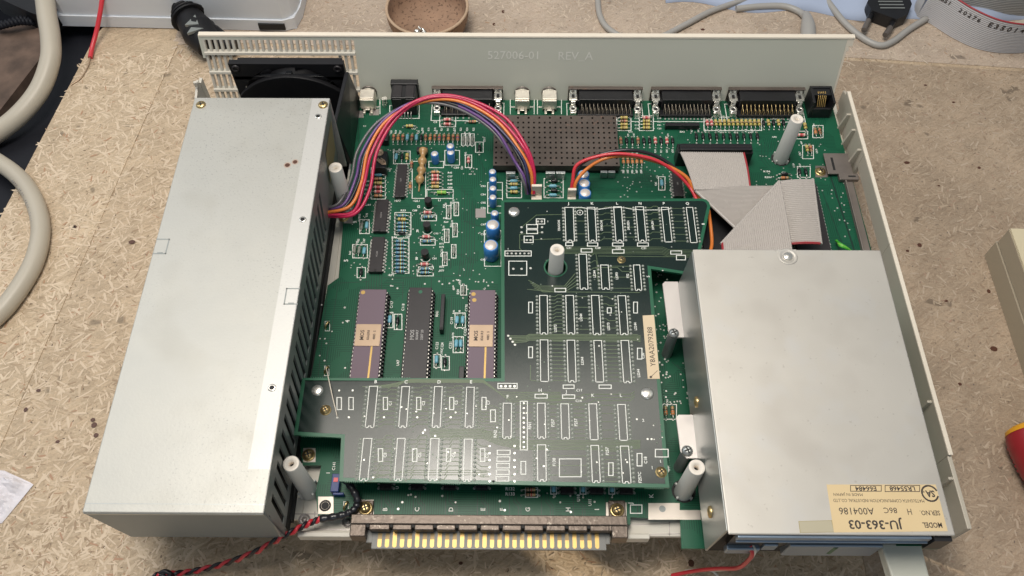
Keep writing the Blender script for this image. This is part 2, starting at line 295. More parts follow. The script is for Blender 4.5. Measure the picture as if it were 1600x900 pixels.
FM = [mk('mid_%s' % k, c, .6, 0, .06, 300) for k, c in (('pale', (.63, .505, .37)), ('straw', (.565, .445, .315)), ('tan', (.49, .38, .265)), ('brown', (.33, .235, .15)), ('rust', (.40, .24, .15)), ('dark', (.13, .09, .06)))]
overlay(M['steel_drive'], (.40, .37, .33), speck_fn(420, .70, .75, .5)); overlay(M['cork'], (.10, .06, .04), speck_fn(420, .58, .64, .7))
# ------------------------------------------------------------------ setting: the bench and the gap beside it
TZ = -48.0
def flat_board(name, pts, z0, z1, mat, bev=0.6):
    m = MB(); m.prism(pts, z0, z1); return structure(m.build(name, mat, None, bev))
flat_board('workbench_top', [(-365, -900), (1100, -900), (1100, 1200), (-346, 1200), (-330, 420), (-357, 351), (-377, 162), (-420, -300)], TZ - 18, TZ, M['wood'])
flat_board('workbench_board_light', [(-286, 339), (-322, -19), (-366, -420), (-432, -420), (-377.5, 162), (-357.6, 351)], TZ - 17, TZ + .5, M['wood_left'], .3)
flat_board('workbench_board_grey', [(200, 326.6), (700, 284), (700, -420), (200, -420)], TZ - 17, TZ + .4, M['wood_grey'], .3)
flat_board('workbench_board_back', [(-290, 335), (-262, 339), (273, 324), (700, 288), (700, 1150), (-300, 1150)], TZ - 17, TZ + .45, M['wood_back'], .3)
m = MB(); m.box(-1400, 1400, -1200, 1500, -720, -700); structure(m.build('floor', M['dark']))
# the flakes pressed into the chipboard, as a skin on each board
def flakes(name, boxes, n, mats, smin, smax, wts, z, inside):
    m = MB(); r = random.Random(hash(name) % 1000 if False else len(name) * 7 + n)
    for i in range(n):
        bx_ = boxes[i % len(boxes)]; x, y = r.uniform(bx_[0], bx_[1]), r.uniform(bx_[2], bx_[3])
        if not inside(x, y): continue
        mi = r.choices(range(6), wts)[0]; L_ = r.uniform(smin, smax) * (1.25 if mi < 2 else .8 if mi < 5 else .28); W2 = r.uniform(.28, .8) * (1 if mi < 5 else .9) * (L_ ** .5) / 2.6; a = r.uniform(0, math.pi); c_, s_ = math.cos(a), math.sin(a); zz = z + r.uniform(.02, .2)
        ps_ = [(-L_ / 2, r.uniform(-.3, .3) * W2), (-L_ * r.uniform(.2, .45), -W2), (L_ * r.uniform(.2, .45), -W2 * r.uniform(.6, 1)), (L_ / 2, r.uniform(-.4, .4) * W2), (L_ * r.uniform(.2, .45), W2), (-L_ * r.uniform(.2, .45), W2 * r.uniform(.6, 1))]
        m.add([(x + u * c_ - v * s_, y + u * s_ + v * c_, zz) for u, v in ps_], [tuple(range(6))], mi)
    o = m.build(name, mats); o['kind'] = 'structure'; return o
def left_of(x, y, a, b): return (b[0] - a[0]) * (y - a[1]) - (b[1] - a[1]) * (x - a[0]) > 0
seamL = lambda x, y: left_of(x, y, (-366, -420), (-286, 339)); gapL = lambda x, y: left_of(x, y, (-432, -420), (-377.5, 162)) if y < 162 else left_of(x, y, (-377.5, 162), (-357.6, 351))
rightB = lambda x, y: x > 200 and y < 320 - (x - 274) * .085
backB = lambda x, y: y > (324 + (x + 290) * -.0195 if x < 273 else 324 - (x - 273) * .085)
flakes('bench_flakes', [(-340, -190, -190, 345), (-340, 300, -190, -50), (225, 300, -190, 325)], 21000, FM, 2.0, 8, (34, 24, 12, 11, 5, 10), TZ, lambda x, y: not seamL(x, y) and not rightB(x, y) and not backB(x, y)); [None]
flakes('bench_flakes', [(-430, -270, -190, 352)], 9500, FL, 2.0, 8, (38, 24, 11, 8, 5, 9), TZ + .5, lambda x, y: seamL(x, y) and not gapL(x, y) and not backB(x, y))
flakes('bench_flakes', [(202, 460, -190, 330)], 11000, FG, 1.6, 6, (24, 26, 20, 14, 6, 12), TZ + .4, rightB)
flakes('bench_flakes', [(-290, 470, 300, 420)], 7000, FB, 1.6, 6, (28, 26, 18, 12, 5, 11), TZ + .45, backB)
# side rail in the gap, scorched block on it
m = MB(); m.prism([(-366, 345), (-384, 160), (-440, -300), (-560, -300), (-470, 160), (-430, 380), (-366, 380)], TZ - 60, TZ - 14)
tag(m.build('side_rail', M['dark'], None, 3), 'black rubber covered rail along the left edge of the chipboard bench', 'rail')
m = MB(); P = [at(66, 40, TZ - 4), at(62, 92, TZ - 4), at(0, 172, TZ - 4), at(-120, 260, TZ - 4), at(-160, 60, TZ - 4), at(-10, 38, TZ - 4)]
m.prism([(p.x, p.y) for p in P], TZ - 40, TZ - 4)
o = m.build('scorched_block', M['burnt'], None, 1.5); tag(o, 'scorched dark brown wooden block at the upper left corner behind the thick cable', 'wood block')
m = MB(); P = [at(156, 0, TZ), at(78, 46, TZ), at(60, 40, TZ), at(38, 30, TZ), at(0, 12, TZ), at(-60, -60, TZ), at(150, -90, TZ)]
m.prism([(p.x, p.y) for p in P], TZ - 6, TZ + 14)
tag(m.build('black_case', M['black'], None, 2), 'glossy black case at the top left corner behind the thick beige cable', 'case')
m = MB()
for k in range(2):
    c = [at(-10 + 4 * k, 40 + 3 * k, TZ + 2), at(12, 36 + 2 * k, TZ + 6), at(32, 30 + 4 * k, TZ + 6), at(52, 34 + k, TZ + 2)]
    sp = spline(c, 24); m.sweep([p + Vector((0, 1.6 * math.cos(i * .9 + 3 * k), 1.6 * math.sin(i * .9 + 3 * k))) for i, p in enumerate(sp)], 1.7, 6)
tag(m.build('coiled_cord', M['dark']), 'coiled black cord lying on the scorched block at the upper left', 'cord')

# ------------------------------------------------------------------ computer case (bottom shell)
cs = thing('computer_case', (4, 70, TZ), 'open beige computer shell with ribbed side wall, tall back panel and hollow posts', 'computer case')
m = MB()
m.box(-118, 222, -82, 236, -9, -6); m.box(-212, -118, -74, 236, -9.2, -6.2); m.box(-222, 226, 160, 236, -9.5, -6.2); m.box(222, 231, 174, 236, -9, -6); m.box(222, 231, -82, 100, -9, -6)
m.box(-118, 70, -84.5, -82, -9, -1.5); m.box(-118, 70, -82, -81.2, -9, -2.2)   # front lip
m.box(-224, -214, -70, 235, TZ, -9); m.box(224, 231, -60, 92, TZ, -9); m.box(-200, 220, 225, 233, TZ, -9.5)   # the legs of the keyboard bay
m.build('tray', M['beige'], cs, .5)
                                     # moulded lines and a round boss on the tray
for a, b in [((458, 803), (560, 803)), ((492, 800), (492, 826)), ((455, 826), (560, 828)), ((985, 836), (1062, 834)), ((1046, 816), (1046, 836)), ((985, 820), (1046, 818))]:
    p, q = at(*a, -5.9), at(*b, -5.9); m = MB(); m.line(p, q, .6, -5.9); m.build('moulded_line', M['pad_grey'], cs)
for px, py in [(476, 812), (544, 815)]:
    p = at(px, py, -6); m = MB(); m.rev([(3.4, 0), (3.4, .5), (2.9, .5), (2.9, .15), (1.2, .15), (1.2, .5), (.1, .5)], Matrix.Translation((p.x, p.y, -6)), 20); m.build('moulded_boss', M['pad_grey'], cs)
# right side wall
m = MB()
xo = lambda y: -1.9
def wall(x0, x1, y0, y1, zb, z0, z1): a, b = (xo(y0), xo(y1)) if x0 > 0 else (0, 0); m.hexa([(x0 + a, y0, zb), (x1 + a, y0, zb), (x1 + b, y1, zb), (x0 + b, y1, zb)], [(x0 + a, y0, z0), (x1 + a, y0, z0), (x1 + b, y1, z1), (x0 + b, y1, z1)])
wy = lambda y: 17.2 + (229 - y) / 310 * 4.0
wall(231, 233.4, 165, 222, TZ, wy(165), wy(222)); wall(231, 233.4, 92, 165, 4.5, wy(92), wy(165)); wall(231, 233.4, -45, 92, TZ, wy(-45), wy(92))
wall(231, 233.4, -84, -45, 0, wy(-84) - 1.5, wy(-45) - 1.5); wall(231.3, 233.1, 222, 228, 0, wy(222) - 3, wy(228) - 5)
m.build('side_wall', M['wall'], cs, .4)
m = MB()                                     # the chipped, bright top rim
[m.hexa([(231.2 + xo(a), a, wy(a) - .4), (233.5 + xo(a), a, wy(a) - .4), (233.5 + xo(b), b, wy(b) - .4), (231.2 + xo(b), b, wy(b) - .4)], [(231.2 + xo(a), a, wy(a) + .3), (233.5 + xo(a), a, wy(a) + .3), (233.5 + xo(b), b, wy(b) + .3), (231.2 + xo(b), b, wy(b) + .3)]) for a, b in ((-45, 92), (92, 222))]
m.build('rim', M['white'], cs, .2)
for y, zt in [(203, 14), (188, 15), (170, 15.5), (-14, 18.5), (-58, 19)]:
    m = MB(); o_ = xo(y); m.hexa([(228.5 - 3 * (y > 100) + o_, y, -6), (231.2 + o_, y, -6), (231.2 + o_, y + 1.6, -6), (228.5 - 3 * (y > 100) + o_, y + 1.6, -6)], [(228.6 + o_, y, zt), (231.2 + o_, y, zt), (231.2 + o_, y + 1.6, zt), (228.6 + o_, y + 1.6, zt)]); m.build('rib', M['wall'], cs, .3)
m = MB(); wall(-224.5, -222.2, -60, 205, TZ, 14, 20); wall(-224.2, -222.4, 205, 221, -9, 21, 27); m.box(-223.6, -221, 214, 216, 27, 31); m.box(-223.8, -221.6, 221, 226, -9, 24); m.build('side_wall', M['beige'], cs, .4)
# back panel: leans slightly, vent slots at its left end
yb = lambda z: 229.5 + z * .31
def pan(mb, x0, x1, z0, z1, th=2.4, off=0, mi=0):
    mb.hexa([(x0, yb(z0) + off, z0), (x1, yb(z0) + off, z0), (x1, yb(z0) + th, z0), (x0, yb(z0) + th, z0)], [(x0, yb(z1) + off, z1), (x1, yb(z1) + off, z1), (x1, yb(z1) + th, z1), (x0, yb(z1) + th, z1)], mi)
m = MB()
pan(m, -114.5, 224.5, -9, 45.2); pan(m, -221.5, -114.6, 43.0, 45.3); pan(m, -221.5, -219.6, 30, 43.0)
m.build('back_panel', M['case_panel'], cs)
m = MB(); pan(m, -221.2, 229.5, 45.3, 46.6, 3.0, -.4); pan(m, 224.6, 229.2, 40, 45.25); pan(m, 224.6, 227.2, 36.5, 39.9); pan(m, 224.6, 226.0, -9, 36.4); m.build('rim', M['white'], cs, .2)
m = MB(); x = -219.5                           # vent grille
nsl = 26; pit = (219.5 - 114.5) / nsl
for k in range(nsl): pan(m, -219.5 + k * pit, -219.5 + k * pit + 1.75, 34.6, 43.0, 2.2)
for k in list(range(5)) + list(range(nsl - 3, nsl)): pan(m, -219.5 + k * pit, -219.5 + k * pit + 1.75, -9, 33.0, 2.2)
for z in (33.0, 19, 6): pan(m, -219.6, -114.6, z, z + 1.6, 2.5, -1.2)
m.build('vent_grille', M['beige'], cs)
m = MB()                                     # raised moulded part number, glints on its strokes painted as a paler colour
def ptext(body, px, py, size):
    p = at(px, py, 0); d = (p - Vector(CAM_POS)); t = (yb(0) - CAM_POS[1]) / d.y
    for _ in range(6): z = CAM_POS[2] + (p.z - CAM_POS[2]) * t; t = (yb(z) - .15 - CAM_POS[1]) / d.y
    q = Vector(CAM_POS) + d * t; Mx = Matrix.Translation(q) @ Matrix.Rotation(math.atan(1 / .31), 4, 'X'); m.text(body, None, size, M=Mx)
ptext('527006-01', 803, 87, 8.6); ptext('REV_A', 899, 88, 8.6)
m.build('raised_number', M['raised'], cs)
# hollow posts
def post(x, y, zt=40.7, zb=-6):
    m = MB(); m.rev([(5.0, zb), (4.25, zt - .3), (4.0, zt - .05)], Matrix.Translation((x, y, 0)), 28, caps=False)
    for a in range(4): m.box(-.5, .5, 4, 6, zb, 3, 0, Matrix.Translation((x, y, 0)) @ Matrix.Rotation(a * math.pi / 2 + .78, 4, 'Z'))
    o = m.build('post', M['post'], cs); o.data.name = 'post'
    m = MB(); m.rev([(4.02, zt - .06), (3.9, zt), (1.55, zt), (1.5, zt - 5)], Matrix.Translation((x, y, 0)), 28, caps=False); m.build('end_face', M['post_top'], o)
    m = MB(); m.disc(x, y, zt - 4.9, 1.6, 16); m.build('screw_hole', M['hole'], o)
for x, y in [(-115, 132.8), (179.8, 174.9), (-115.4, -58.9), (89.8, -59.6), (22.1, 72.0)]: post(x, y)

# ------------------------------------------------------------------ power supply
ps = thing('power_supply', (-160, 38, -6), 'long speckled grey steel power supply box with side vents and a black fan', 'power supply')
def screw(mb, c, r, h=1.2, mi=0, hole_mi=1, rot=.4):
    T = Matrix.Translation(c); mb.rev([(r, 0), (r, h * .35), (r * .82, h * .8), (r * .45, h)], T, 18, mi)
    for a in (0, 1):
        R_ = T @ Matrix.Rotation(rot + a * math.pi / 2, 4, 'Z'); mb.box(-r * .62, r * .62, -r * .13, r * .13, h * .7, h * 1.04 + .01 * a, hole_mi, R_)
XT0, XT1, XB0, XB1, Y0, Y1, ZT = -202, -118, -206, -123.5, -91.5, 168, 65.0
m = MB(); m.box(XT0, XT1, Y0, Y1, ZT - 1.2, ZT)
mf = MB(); mf.hexa([(XB0, Y0 + 6, 0), (XB1, Y0 + 6, 0), (XB1, Y0 + 7.2, 0), (XB0, Y0 + 7.2, 0)], [(XT0, Y0 + .1, ZT - 1.3), (XT1, Y0 + .1, ZT - 1.3), (XT1, Y0 + 1.4, ZT - 1.3), (XT0, Y0 + 1.4, ZT - 1.3)]); mf.build('front_panel', M['steel_shaded'], ps)
m.hexa([(XB0, Y0 + 7.3, 0), (XB0 + 1.2, Y0 + 7.3, 0), (XB0 + 1.2, Y1, 0), (XB0, Y1, 0)], [(XT0 + .1, Y0 + 1.5, ZT - 1.3), (XT0 + 1.3, Y0 + 1.5, ZT - 1.3), (XT0 + 1.3, Y1, ZT - 1.3), (XT0 + .1, Y1, ZT - 1.3)])
m.box(XT0, XT1, Y1 - 1.3, Y1 - .1, 0, ZT - 1.3)
o_cov = m.build('cover', M['steel'], ps, .5)
def bare(N, L):        # the unaged strip along the lid's right side, where an adhesive label once was
    tc = N.new('ShaderNodeTexCoord'); sp = N.new('ShaderNodeSeparateXYZ'); L.new(tc.outputs['Object'], sp.inputs[0])
    a = N.new('ShaderNodeMapRange'); a.inputs[1].default_value = .0309; a.inputs[2].default_value = .0314; L.new(sp.outputs[0], a.inputs[0])
    b = N.new('ShaderNodeMapRange'); b.inputs[1].default_value = -.1086; b.inputs[2].default_value = -.1081; L.new(sp.outputs[1], b.inputs[0])
    mu = N.new('ShaderNodeMath'); mu.operation = 'MULTIPLY'; L.new(a.outputs[0], mu.inputs[0]); L.new(b.outputs[0], mu.inputs[1])
    m2 = N.new('ShaderNodeMath'); m2.operation = 'MULTIPLY'; m2.inputs[1].default_value = .5; L.new(mu.outputs[0], m2.inputs[0]); return m2.outputs[0]
overlay(M['steel'], (.66, .65, .63), bare)
m = MB(); m.hexa([(XT0 + .3, Y0 - .05, ZT - 3.4), (XT1 - .3, Y0 - .05, ZT - 3.4), (XT1 - .3, Y0 + .5, ZT - 3.4), (XT0 + .3, Y0 + .5, ZT - 3.4)], [(XT0 + .3, Y0 - .35, ZT - .8), (XT1 - .3, Y0 - .35, ZT - .8), (XT1 - .3, Y0 + .5, ZT - .8), (XT0 + .3, Y0 + .5, ZT - .8)])
m.build('front_lip', M['steel_side'], ps, .3)
m = MB(); m.line((XT0 + .5, Y0 + 4.2), (XT1 - .5, Y0 + 4.2), .35, ZT + .03); m.build('fold_line', M['steel_side'], ps)
m = MB(); m.box(XB0 + 3, XT1 - 5, Y0 + 10, Y1 - 3, -4, ZT - 4); m.box(-204, -122, -76, 160, -5.9, -1); m.build('inner_shade', M['hole'], ps)  # dark blocks standing in for the shade inside the box
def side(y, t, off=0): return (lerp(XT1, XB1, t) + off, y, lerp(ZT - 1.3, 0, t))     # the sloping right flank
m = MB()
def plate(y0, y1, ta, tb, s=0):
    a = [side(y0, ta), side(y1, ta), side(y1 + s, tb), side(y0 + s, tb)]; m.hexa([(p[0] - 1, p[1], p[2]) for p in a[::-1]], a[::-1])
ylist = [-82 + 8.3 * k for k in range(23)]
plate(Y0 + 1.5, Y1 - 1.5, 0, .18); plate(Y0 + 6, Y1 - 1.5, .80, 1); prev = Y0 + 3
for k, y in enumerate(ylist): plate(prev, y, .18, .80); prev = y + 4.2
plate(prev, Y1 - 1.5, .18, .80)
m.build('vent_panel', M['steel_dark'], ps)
m = MB(); a = [side(133, .17, .3), side(161, .17, .3), side(161, .62, .3), side(133, .62, .3)]; m.add(a, [(0, 1, 2, 3)][::1]); m.build('rating_label', M['olive'], ps)
for x, y in [(-196.9, 161.7), (-121.5, 162.1)]: m = MB(); screw(m, (x, y, ZT), 3.0); m.build('screw', [M['brass'], M['hole']], ps)
for x, y in [(-123.4, 152.7), (-122.4, 75.3), (-123.8, -28.2)]: m = MB(); m.rev([(2.1, ZT + .02), (1.9, ZT + .35), (1.25, ZT + .3)], Matrix.Translation((x, y, 0)), 18, 0, True, False); m.disc(x, y, ZT + .06, 1.4, 16, 1); m.build('screw_hole', [M['chrome'], M['hole']], ps)
m = MB()
for x, y, r in [(-136.7, 114.5, 1.5), (-132.5, 116.9, 1.4)]: m = MB(); m.disc(x, y, ZT + .05, r, 9); m.disc(x, y, ZT + .04, r * 1.5, 9, 1); m.build('rust_spot', [M['brown'], M['rust']], ps)
for px, py, flip in [(252, 385, 0), (456, 463, 1)]:   # lanced tabs
    p = at(px, py, ZT); m = MB(); dx = 3.4; dy = 4.8
    for a, b in [((-dx, -dy), (dx, -dy)), ((-dx, dy), (dx, dy)), ((dx if not flip else -dx, -dy), (dx if not flip else -dx, dy))]: m.line((p.x + a[0], p.y + a[1]), (p.x + b[0], p.y + b[1]), .7, ZT + .04)
    m.box(p.x - dx * .4, p.x + dx * .5, p.y - dy - .1, p.y - dy + .9, ZT, ZT + .1)
    m.build('lanced_tab', M['steel_dark'], ps)
# fan between the box and the rear grille
fx0, fx1, fz1 = -196, -118.5, 46.5; fcx, fcz = (fx0 + fx1) / 2, 7.0
m = MB(); ring = []
N_ = 48
for k in range(N_):
    a = 2 * math.pi * k / N_; ring.append((math.cos(a), math.sin(a)))
def sq(c, s, h=38.7):
    t = h / max(abs(c), abs(s)); return (c * t, s * t)
for k in range(N_):
    (c0, s0), (c1, s1) = ring[k], ring[(k + 1) % N_]
    A, B = sq(c0, s0), sq(c1, s1); f = lambda p, y: (fcx + p[0], y, fcz + p[1])
    m.hexa([f((c0 * 36.5, s0 * 36.5), 217), f((c1 * 36.5, s1 * 36.5), 217), f(B, 217), f(A, 217)][::-1], [f((c0 * 36.5, s0 * 36.5), 221), f((c1 * 36.5, s1 * 36.5), 221), f(B, 221), f(A, 221)][::-1])
m.box(fx0 + 3, fx1 - 3, 226, 229, -9, 40)
fan = m.build('fan', M['plug'], ps)
m = MB(); m.rev([(27, 0), (27, 14), (25, 16), (0.1, 16)], Matrix.Translation((fcx, 233, fcz)) @ Matrix.Rotation(math.pi / 2, 4, 'X'), 40)
m.build('hub', M['black'], fan, .3)
m = MB(); m.box(-2.2, 2.2, -38, 30, 0, 3, 0, Matrix.Translation((fcx, 220, fcz)) @ Matrix.Rotation(math.pi / 2, 4, 'X')); m.box(-38, 38, 24, 27.5, 0, 2.5, 0, Matrix.Translation((fcx, 219.5, fcz)) @ Matrix.Rotation(math.pi / 2, 4, 'X'))
m.build('strut', M['black'], fan, .4)
m = MB(); arc = [(fcx + 47 * math.sin(math.radians(-52 + k * 4)), -10 + 47 * math.cos(math.radians(-52 + k * 4))) for k in range(27)]; arc = [(fcx - 37, -5)] + arc + [(fcx + 37, -5)]
n_ = len(arc); m.add([(x, 213.5, z) for x, z in arc] + [(x, 216.9, z) for x, z in arc], [tuple(range(n_)), tuple(range(2 * n_ - 1, n_ - 1, -1))] + [(i, n_ + i, n_ + (i + 1) % n_, (i + 1) % n_) for i in range(n_)]); m.build('shroud', M['plug'], fan, .6)
for k in range(7):
    m = MB(); a = k * 2 * math.pi / 7 + .3; R_ = Matrix.Translation((fcx, 231, fcz)) @ Matrix.Rotation(math.pi / 2, 4, 'X') @ Matrix.Rotation(a, 4, 'Z')
    m.add([R_ @ Vector(p) for p in [(26, -7, 2), (31, -8, 0), (31, 8, 8), (26, 7, 8), (26, -7, 1), (31, -8, -1), (31, 8, 7), (26, 7, 7)]], [(0, 1, 2, 3), (7, 6, 5, 4), (0, 4, 5, 1), (1, 5, 6, 2), (2, 6, 7, 3), (3, 7, 4, 0)]); m.build('blade', M['black'], fan)
for x in (fx0 + 4.4, fx1 - 4.4): m = MB(); m.rev([(2.8, 0), (2.6, 1), (1.5, 1), (1.4, .2)], Matrix.Translation((x, 217, 41.8)) @ Matrix.Rotation(math.pi / 2, 4, 'X'), 16); m.build('corner_boss', M['chip'], fan)
m = MB()                                     # duct skirt round the fan's right side
m.hexa([(-121, 169, 0), (-114.6, 169, 0), (-114.6, 228, 0), (-118.4, 216, 0)], [(-121, 169, 40), (-119, 169, 40), (-115.6, 216, 40), (-118.4, 216, 40)])
m.build('fan_skirt', M['black'], ps, .5)
# ------------------------------------------------------------------ main board
mb = thing('main_board', (40, 70, -1.6), 'large green main circuit board in the case, crowded with chips and blue capacitors', 'circuit board')
def pxpts(l, z): return [(at(x, y, z).x, at(x, y, z).y) for x, y in l]
outline = [(-115.5, 229), (225, 229), (226, 160)] + pxpts([(1362, 392)], 0) + [(227.5, -60)] + pxpts([(1105, 857), (1065, 857), (1063, 811), (985, 808), (985, 820), (548, 820), (548, 808), (497, 808), (493, 770), (502, 727), (473, 727), (468, 690), (486, 590), (512, 446), (529, 434), (536, 350), (531, 320)], 0) + [(-115.5, 150)]
m = MB(); m.prism(outline, -1.6, 0, 0, 1); board = m.build('board', [M['pcb_main'], M['pcb_edge']], mb)
silk = MB(); gaps = MB(); pads = MB(); vias = MB(); foil = MB()
ZS = .06
def sil(px0, py0, px1, py1, wd=.48, z=ZS, mbx=None):
    mbx = mbx or silk; c = [at(px0, py0, z), at(px1, py0, z), at(px1, py1, z), at(px0, py1, z)]; mbx.poly(c, wd, z, 0, True)
def sl(*pts, wd=.48, z=ZS, mbx=None): (mbx or silk).poly([at(x, y, z) for x, y in pts], wd, z)
def stx(body, px, py, size=2.2, rot=0, z=ZS, mbx=None):
    p = at(px, py, z); (mbx or silk).text(body, p, size, rot, weight=.02)
def dot(px, py, r=.55, z=.05, mbx=None): p = at(px, py, z); (mbx or pads).disc(p.x, p.y, z, r, 8)
RZ = [0]
def rail(*pts, wd=.35): RZ[0] += 1; gaps.poly([at(x, y, .03) for x, y in pts], wd, .02 + (RZ[0] % 30) * .0008)
# --- component prototypes
PROTO = {}
def axial(kind, L, r, body, bands=(), lead=2.0, name='resistor'):
    m = MB(); Ry = Matrix.Translation((0, 0, r + .35)) @ Matrix.Rotation(math.pi / 2, 4, 'Y'); h = L / 2
    prof = [(r * .45, -h), (r * .92, -h + .25), (r, -h + .7), (r * .86, -h + 1.3), (r * .86, h - 1.3), (r, h - .7), (r * .92, h - .25), (r * .45, h)] if bands else [(r * .35, -h), (r * .8, -h + .3), (r, -h + .8), (r, h - .8), (r * .8, h - .3), (r * .35, h)]
    m.rev(prof, Ry, 12, 0); mats = [body, M['pin']]
    for i, (t, bm) in enumerate(bands):
        x = lerp(-h + .5, h - .5, t); m.rev([(r * 1.03, x - .28), (r * 1.03, x + .28)], Ry, 12, 2 + i); mats.append(bm)
    for s in (-1, 1): m.sweep([(s * h * .95, 0, r + .35), (s * (h + lead - .4), 0, r + .35), (s * (h + lead), 0, r), (s * (h + lead), 0, -.2)], .28, 6, 1)
    PROTO[kind] = (name, m.mesh(name, mats))
R3 = lambda a, b, c, d: ((.05, a), (.35, b), (.6, c), (.95, d))
axial('tan', 5.4, 1.1, M['tan'], R3(M['brown'], M['black'], M['red'], M['gold']))
axial('tan2', 5.4, 1.1, M['tan'], R3(M['orange'], M['orange'], M['brown'], M['gold']))
axial('tan3', 5.4, 1.1, M['tan'], R3(M['red'], M['w_purple'], M['red'], M['gold']))
axial('blue', 5.2, 1.2, M['lblue'], (), name='axial_capacitor'); axial('yellow', 5.2, 1.2, M['yellow'], ((.3, M['brown']), (.6, M['tan'])), name='axial_capacitor')
axial('pink', 5.4, 1.2, M['pink'], ((.1, M['white']), (.5, M['red']), (.9, M['white'])), name='axial_capacitor'); axial('grey', 5.2, 1.1, M['greyg'], ((.2, M['pad_grey']), (.8, M['pad_grey'])))
axial('bluer', 5.6, 1.05, M['lblue'], ((.1, M['navy']), (.4, M['brown']), (.6, M['yellow']), (.9, M['brown']))); axial('black', 4.6, 1.15, M['black'], (), name='diode'); axial('lime', 6.4, 1.35, M['lime'], ((.5, M['yellow']),), 4.2, 'inductor')
pcount = {}
def comp(kind, px, py, rot=0, zc=1.4, parent=None, dots=True):
    name, me = PROTO[kind]; p = at(px, py, zc); o = bpy.data.objects.new(name, me); sc.collection.objects.link(o)
    setp(o, mb); o.location = (Vector((p.x, p.y, 0)) - LOC[mb.name]) * S; o.rotation_euler = (0, 0, math.radians(rot + rnd.uniform(-2, 2)))
    if rnd.random() < .5:
        rr = math.radians(rot + 90); silk.text(rnd.choice('RC') + str(rnd.randint(10, 199)), Vector((p.x + math.cos(rr) * 2.3 * (1 if rot == 0 else 1.0) , p.y + math.sin(rr) * 2.3 + (6.4 if rot else 0), ZS)), 1.7, rot, weight=.02)
    if dots:
        for s in (-1, 1): pads.disc(p.x + s * 4.9 * math.cos(math.radians(rot)), p.y + s * 4.9 * math.sin(math.radians(rot)), .05, .6, 8)
    return o
def H(kind, px, py): return comp(kind, px, py, 0)
def V(kind, px, py): return comp(kind, px, py, 90)
def dip(px0, py0, px1, py1, h=3.4, mat='chip', pins=True, z0=.5, name='chip', slx=0, label=None):
    a = [at(px0, py0, h), at(px1, py0, h), at(px1 + slx, py1, h), at(px0 + slx, py1, h)]; x0 = (a[0].x + a[3].x) / 2; x1 = (a[1].x + a[2].x) / 2; y1 = a[0].y; y0 = a[3].y
    m = MB(); m.box(x0, x1, y0, y1, z0, h); o = m.build(name, M[mat], mb, .25)
    if pins:
        p = MB(); n = max(2, int((y1 - y0) / 2.54)); of = ((y1 - y0) - (n - 1) * 2.54) / 2
        for k in range(n):
            y = y0 + of + k * 2.54
            for s, x in ((-1, x0), (1, x1)):
                p.box(min(x, x + s * .95), max(x, x + s * .95), y - .7, y + .7, h * .5, h * .5 + .3); p.box(x + s * .95 - .15, x + s * .95 + .15, y - .35, y + .35, -.2, h * .5 + .28)
                pads.disc(x + s * 1.1, y, .05, .75, 8)
        p.build('pins', M['pin'], o)
    m = MB(); xm = (x0 + x1) / 2; m.disc(xm, y0 + .9, h + .02, .9, 12); m.build('notch', M['hole'], o)
    if label:
        m = MB()
        for i, s_ in enumerate(label): m.text(s_, Vector((xm + (i - len(label) / 2 + .5) * 1.9, (y0 + y1) / 2, h + .03)), 1.5, 90)
        m.build('marking', M['ink_white'], o)
    return o, (x0, x1, y0, y1)
def ecap(px, py, r, h, zt=True):
    p = at(px, py, h if zt else 0); m = MB(); T = Matrix.Translation((p.x, p.y, 0))
    m.rev([(r * .93, .2), (r, .6), (r * .94, 1.3), (r, 2.0), (r, h - .5), (r * .9, h)], T, 24); a0 = 2.3
    m.add([(p.x + (r + .03) * math.cos(a0 + t * .22), p.y + (r + .03) * math.sin(a0 + t * .22), z) for z in (1.8, h - .7) for t in range(4)], [(i, i + 1, i + 5, i + 4) for i in range(3)], 1)
    o = m.build('electrolytic_capacitor', [M['blue_cap'], M['navy']], mb)
    m = MB(); m.rev([(r * .82, h - .15), (r * .80, h + .06), (.1, h + .06)], T, 24); m.build('metal_top', M['alu'], o)
    m = MB(); m.disc(p.x + r * .1, p.y, .045, r + 1.0, 20); return o
# --- rows of axial parts at the back left
row = 'tan tan2 tan blue tan blue black tan tan2 tan tan3 tan tan2 tan tan3'.split()
for k, kd in enumerate(row): V(kd, 615 + k * 7.15, 215)
for k in range(3): V('grey', 724 + k * 7, 218); sil(721 + k * 7, 209, 727 + k * 7, 227)
for k, t in enumerate('R42 R19 R18 R21 R41 R22 R23 R24 R25'.split()): stx(t, 660 + k * 10, 202, 1.9, 90)
H('yellow', 640, 197); H('pink', 699, 187); H('pink', 699, 194); H('tan', 738, 190); sil(687, 181, 712, 198); V('pink', 732, 250); sil(727, 242, 737, 262); V('black', 749, 231); sil(743, 222, 755, 238)
stx('C9', 680, 191); stx('C7', 725, 179); stx('C51', 722, 262, 2, 90); stx('CR11', 757, 218, 2, 90); stx('C50', 713, 262)
V('blue', 619, 245); V('black', 628, 245); V('yellow', 636, 245); sil(615, 236, 641, 256); V('tan', 643, 257); V('tan2', 641, 290)
dip(619, 256, 634, 307, label=['1377']); stx('1377', 621, 314, 2.2); stx('Y/1', 637, 258, 2, 90)
for k, kd in enumerate('blue tan2 yellow pink pink tan2'.split()): H(kd, 591, 273 + k * 6.6)
sil(580, 268, 602, 311); [stx(t, 573, 283 + 6.6 * k, 1.9) for k, t in enumerate('R36 R35 R34 C43 C42'.split())]
dip(586, 311, 605, 361, label=['HC244']); stx('HC244', 572, 320, 2.2); dip(579, 370, 599, 424, label=['HC244']); stx('1377', 0, 0, .01)
for x, y, kd in [(573, 352, 'blue'), (565, 353, 'grey'), (569, 392, 'blue'), (561, 391, 'grey'), (554, 390, 'grey')]: V(kd, x, y)
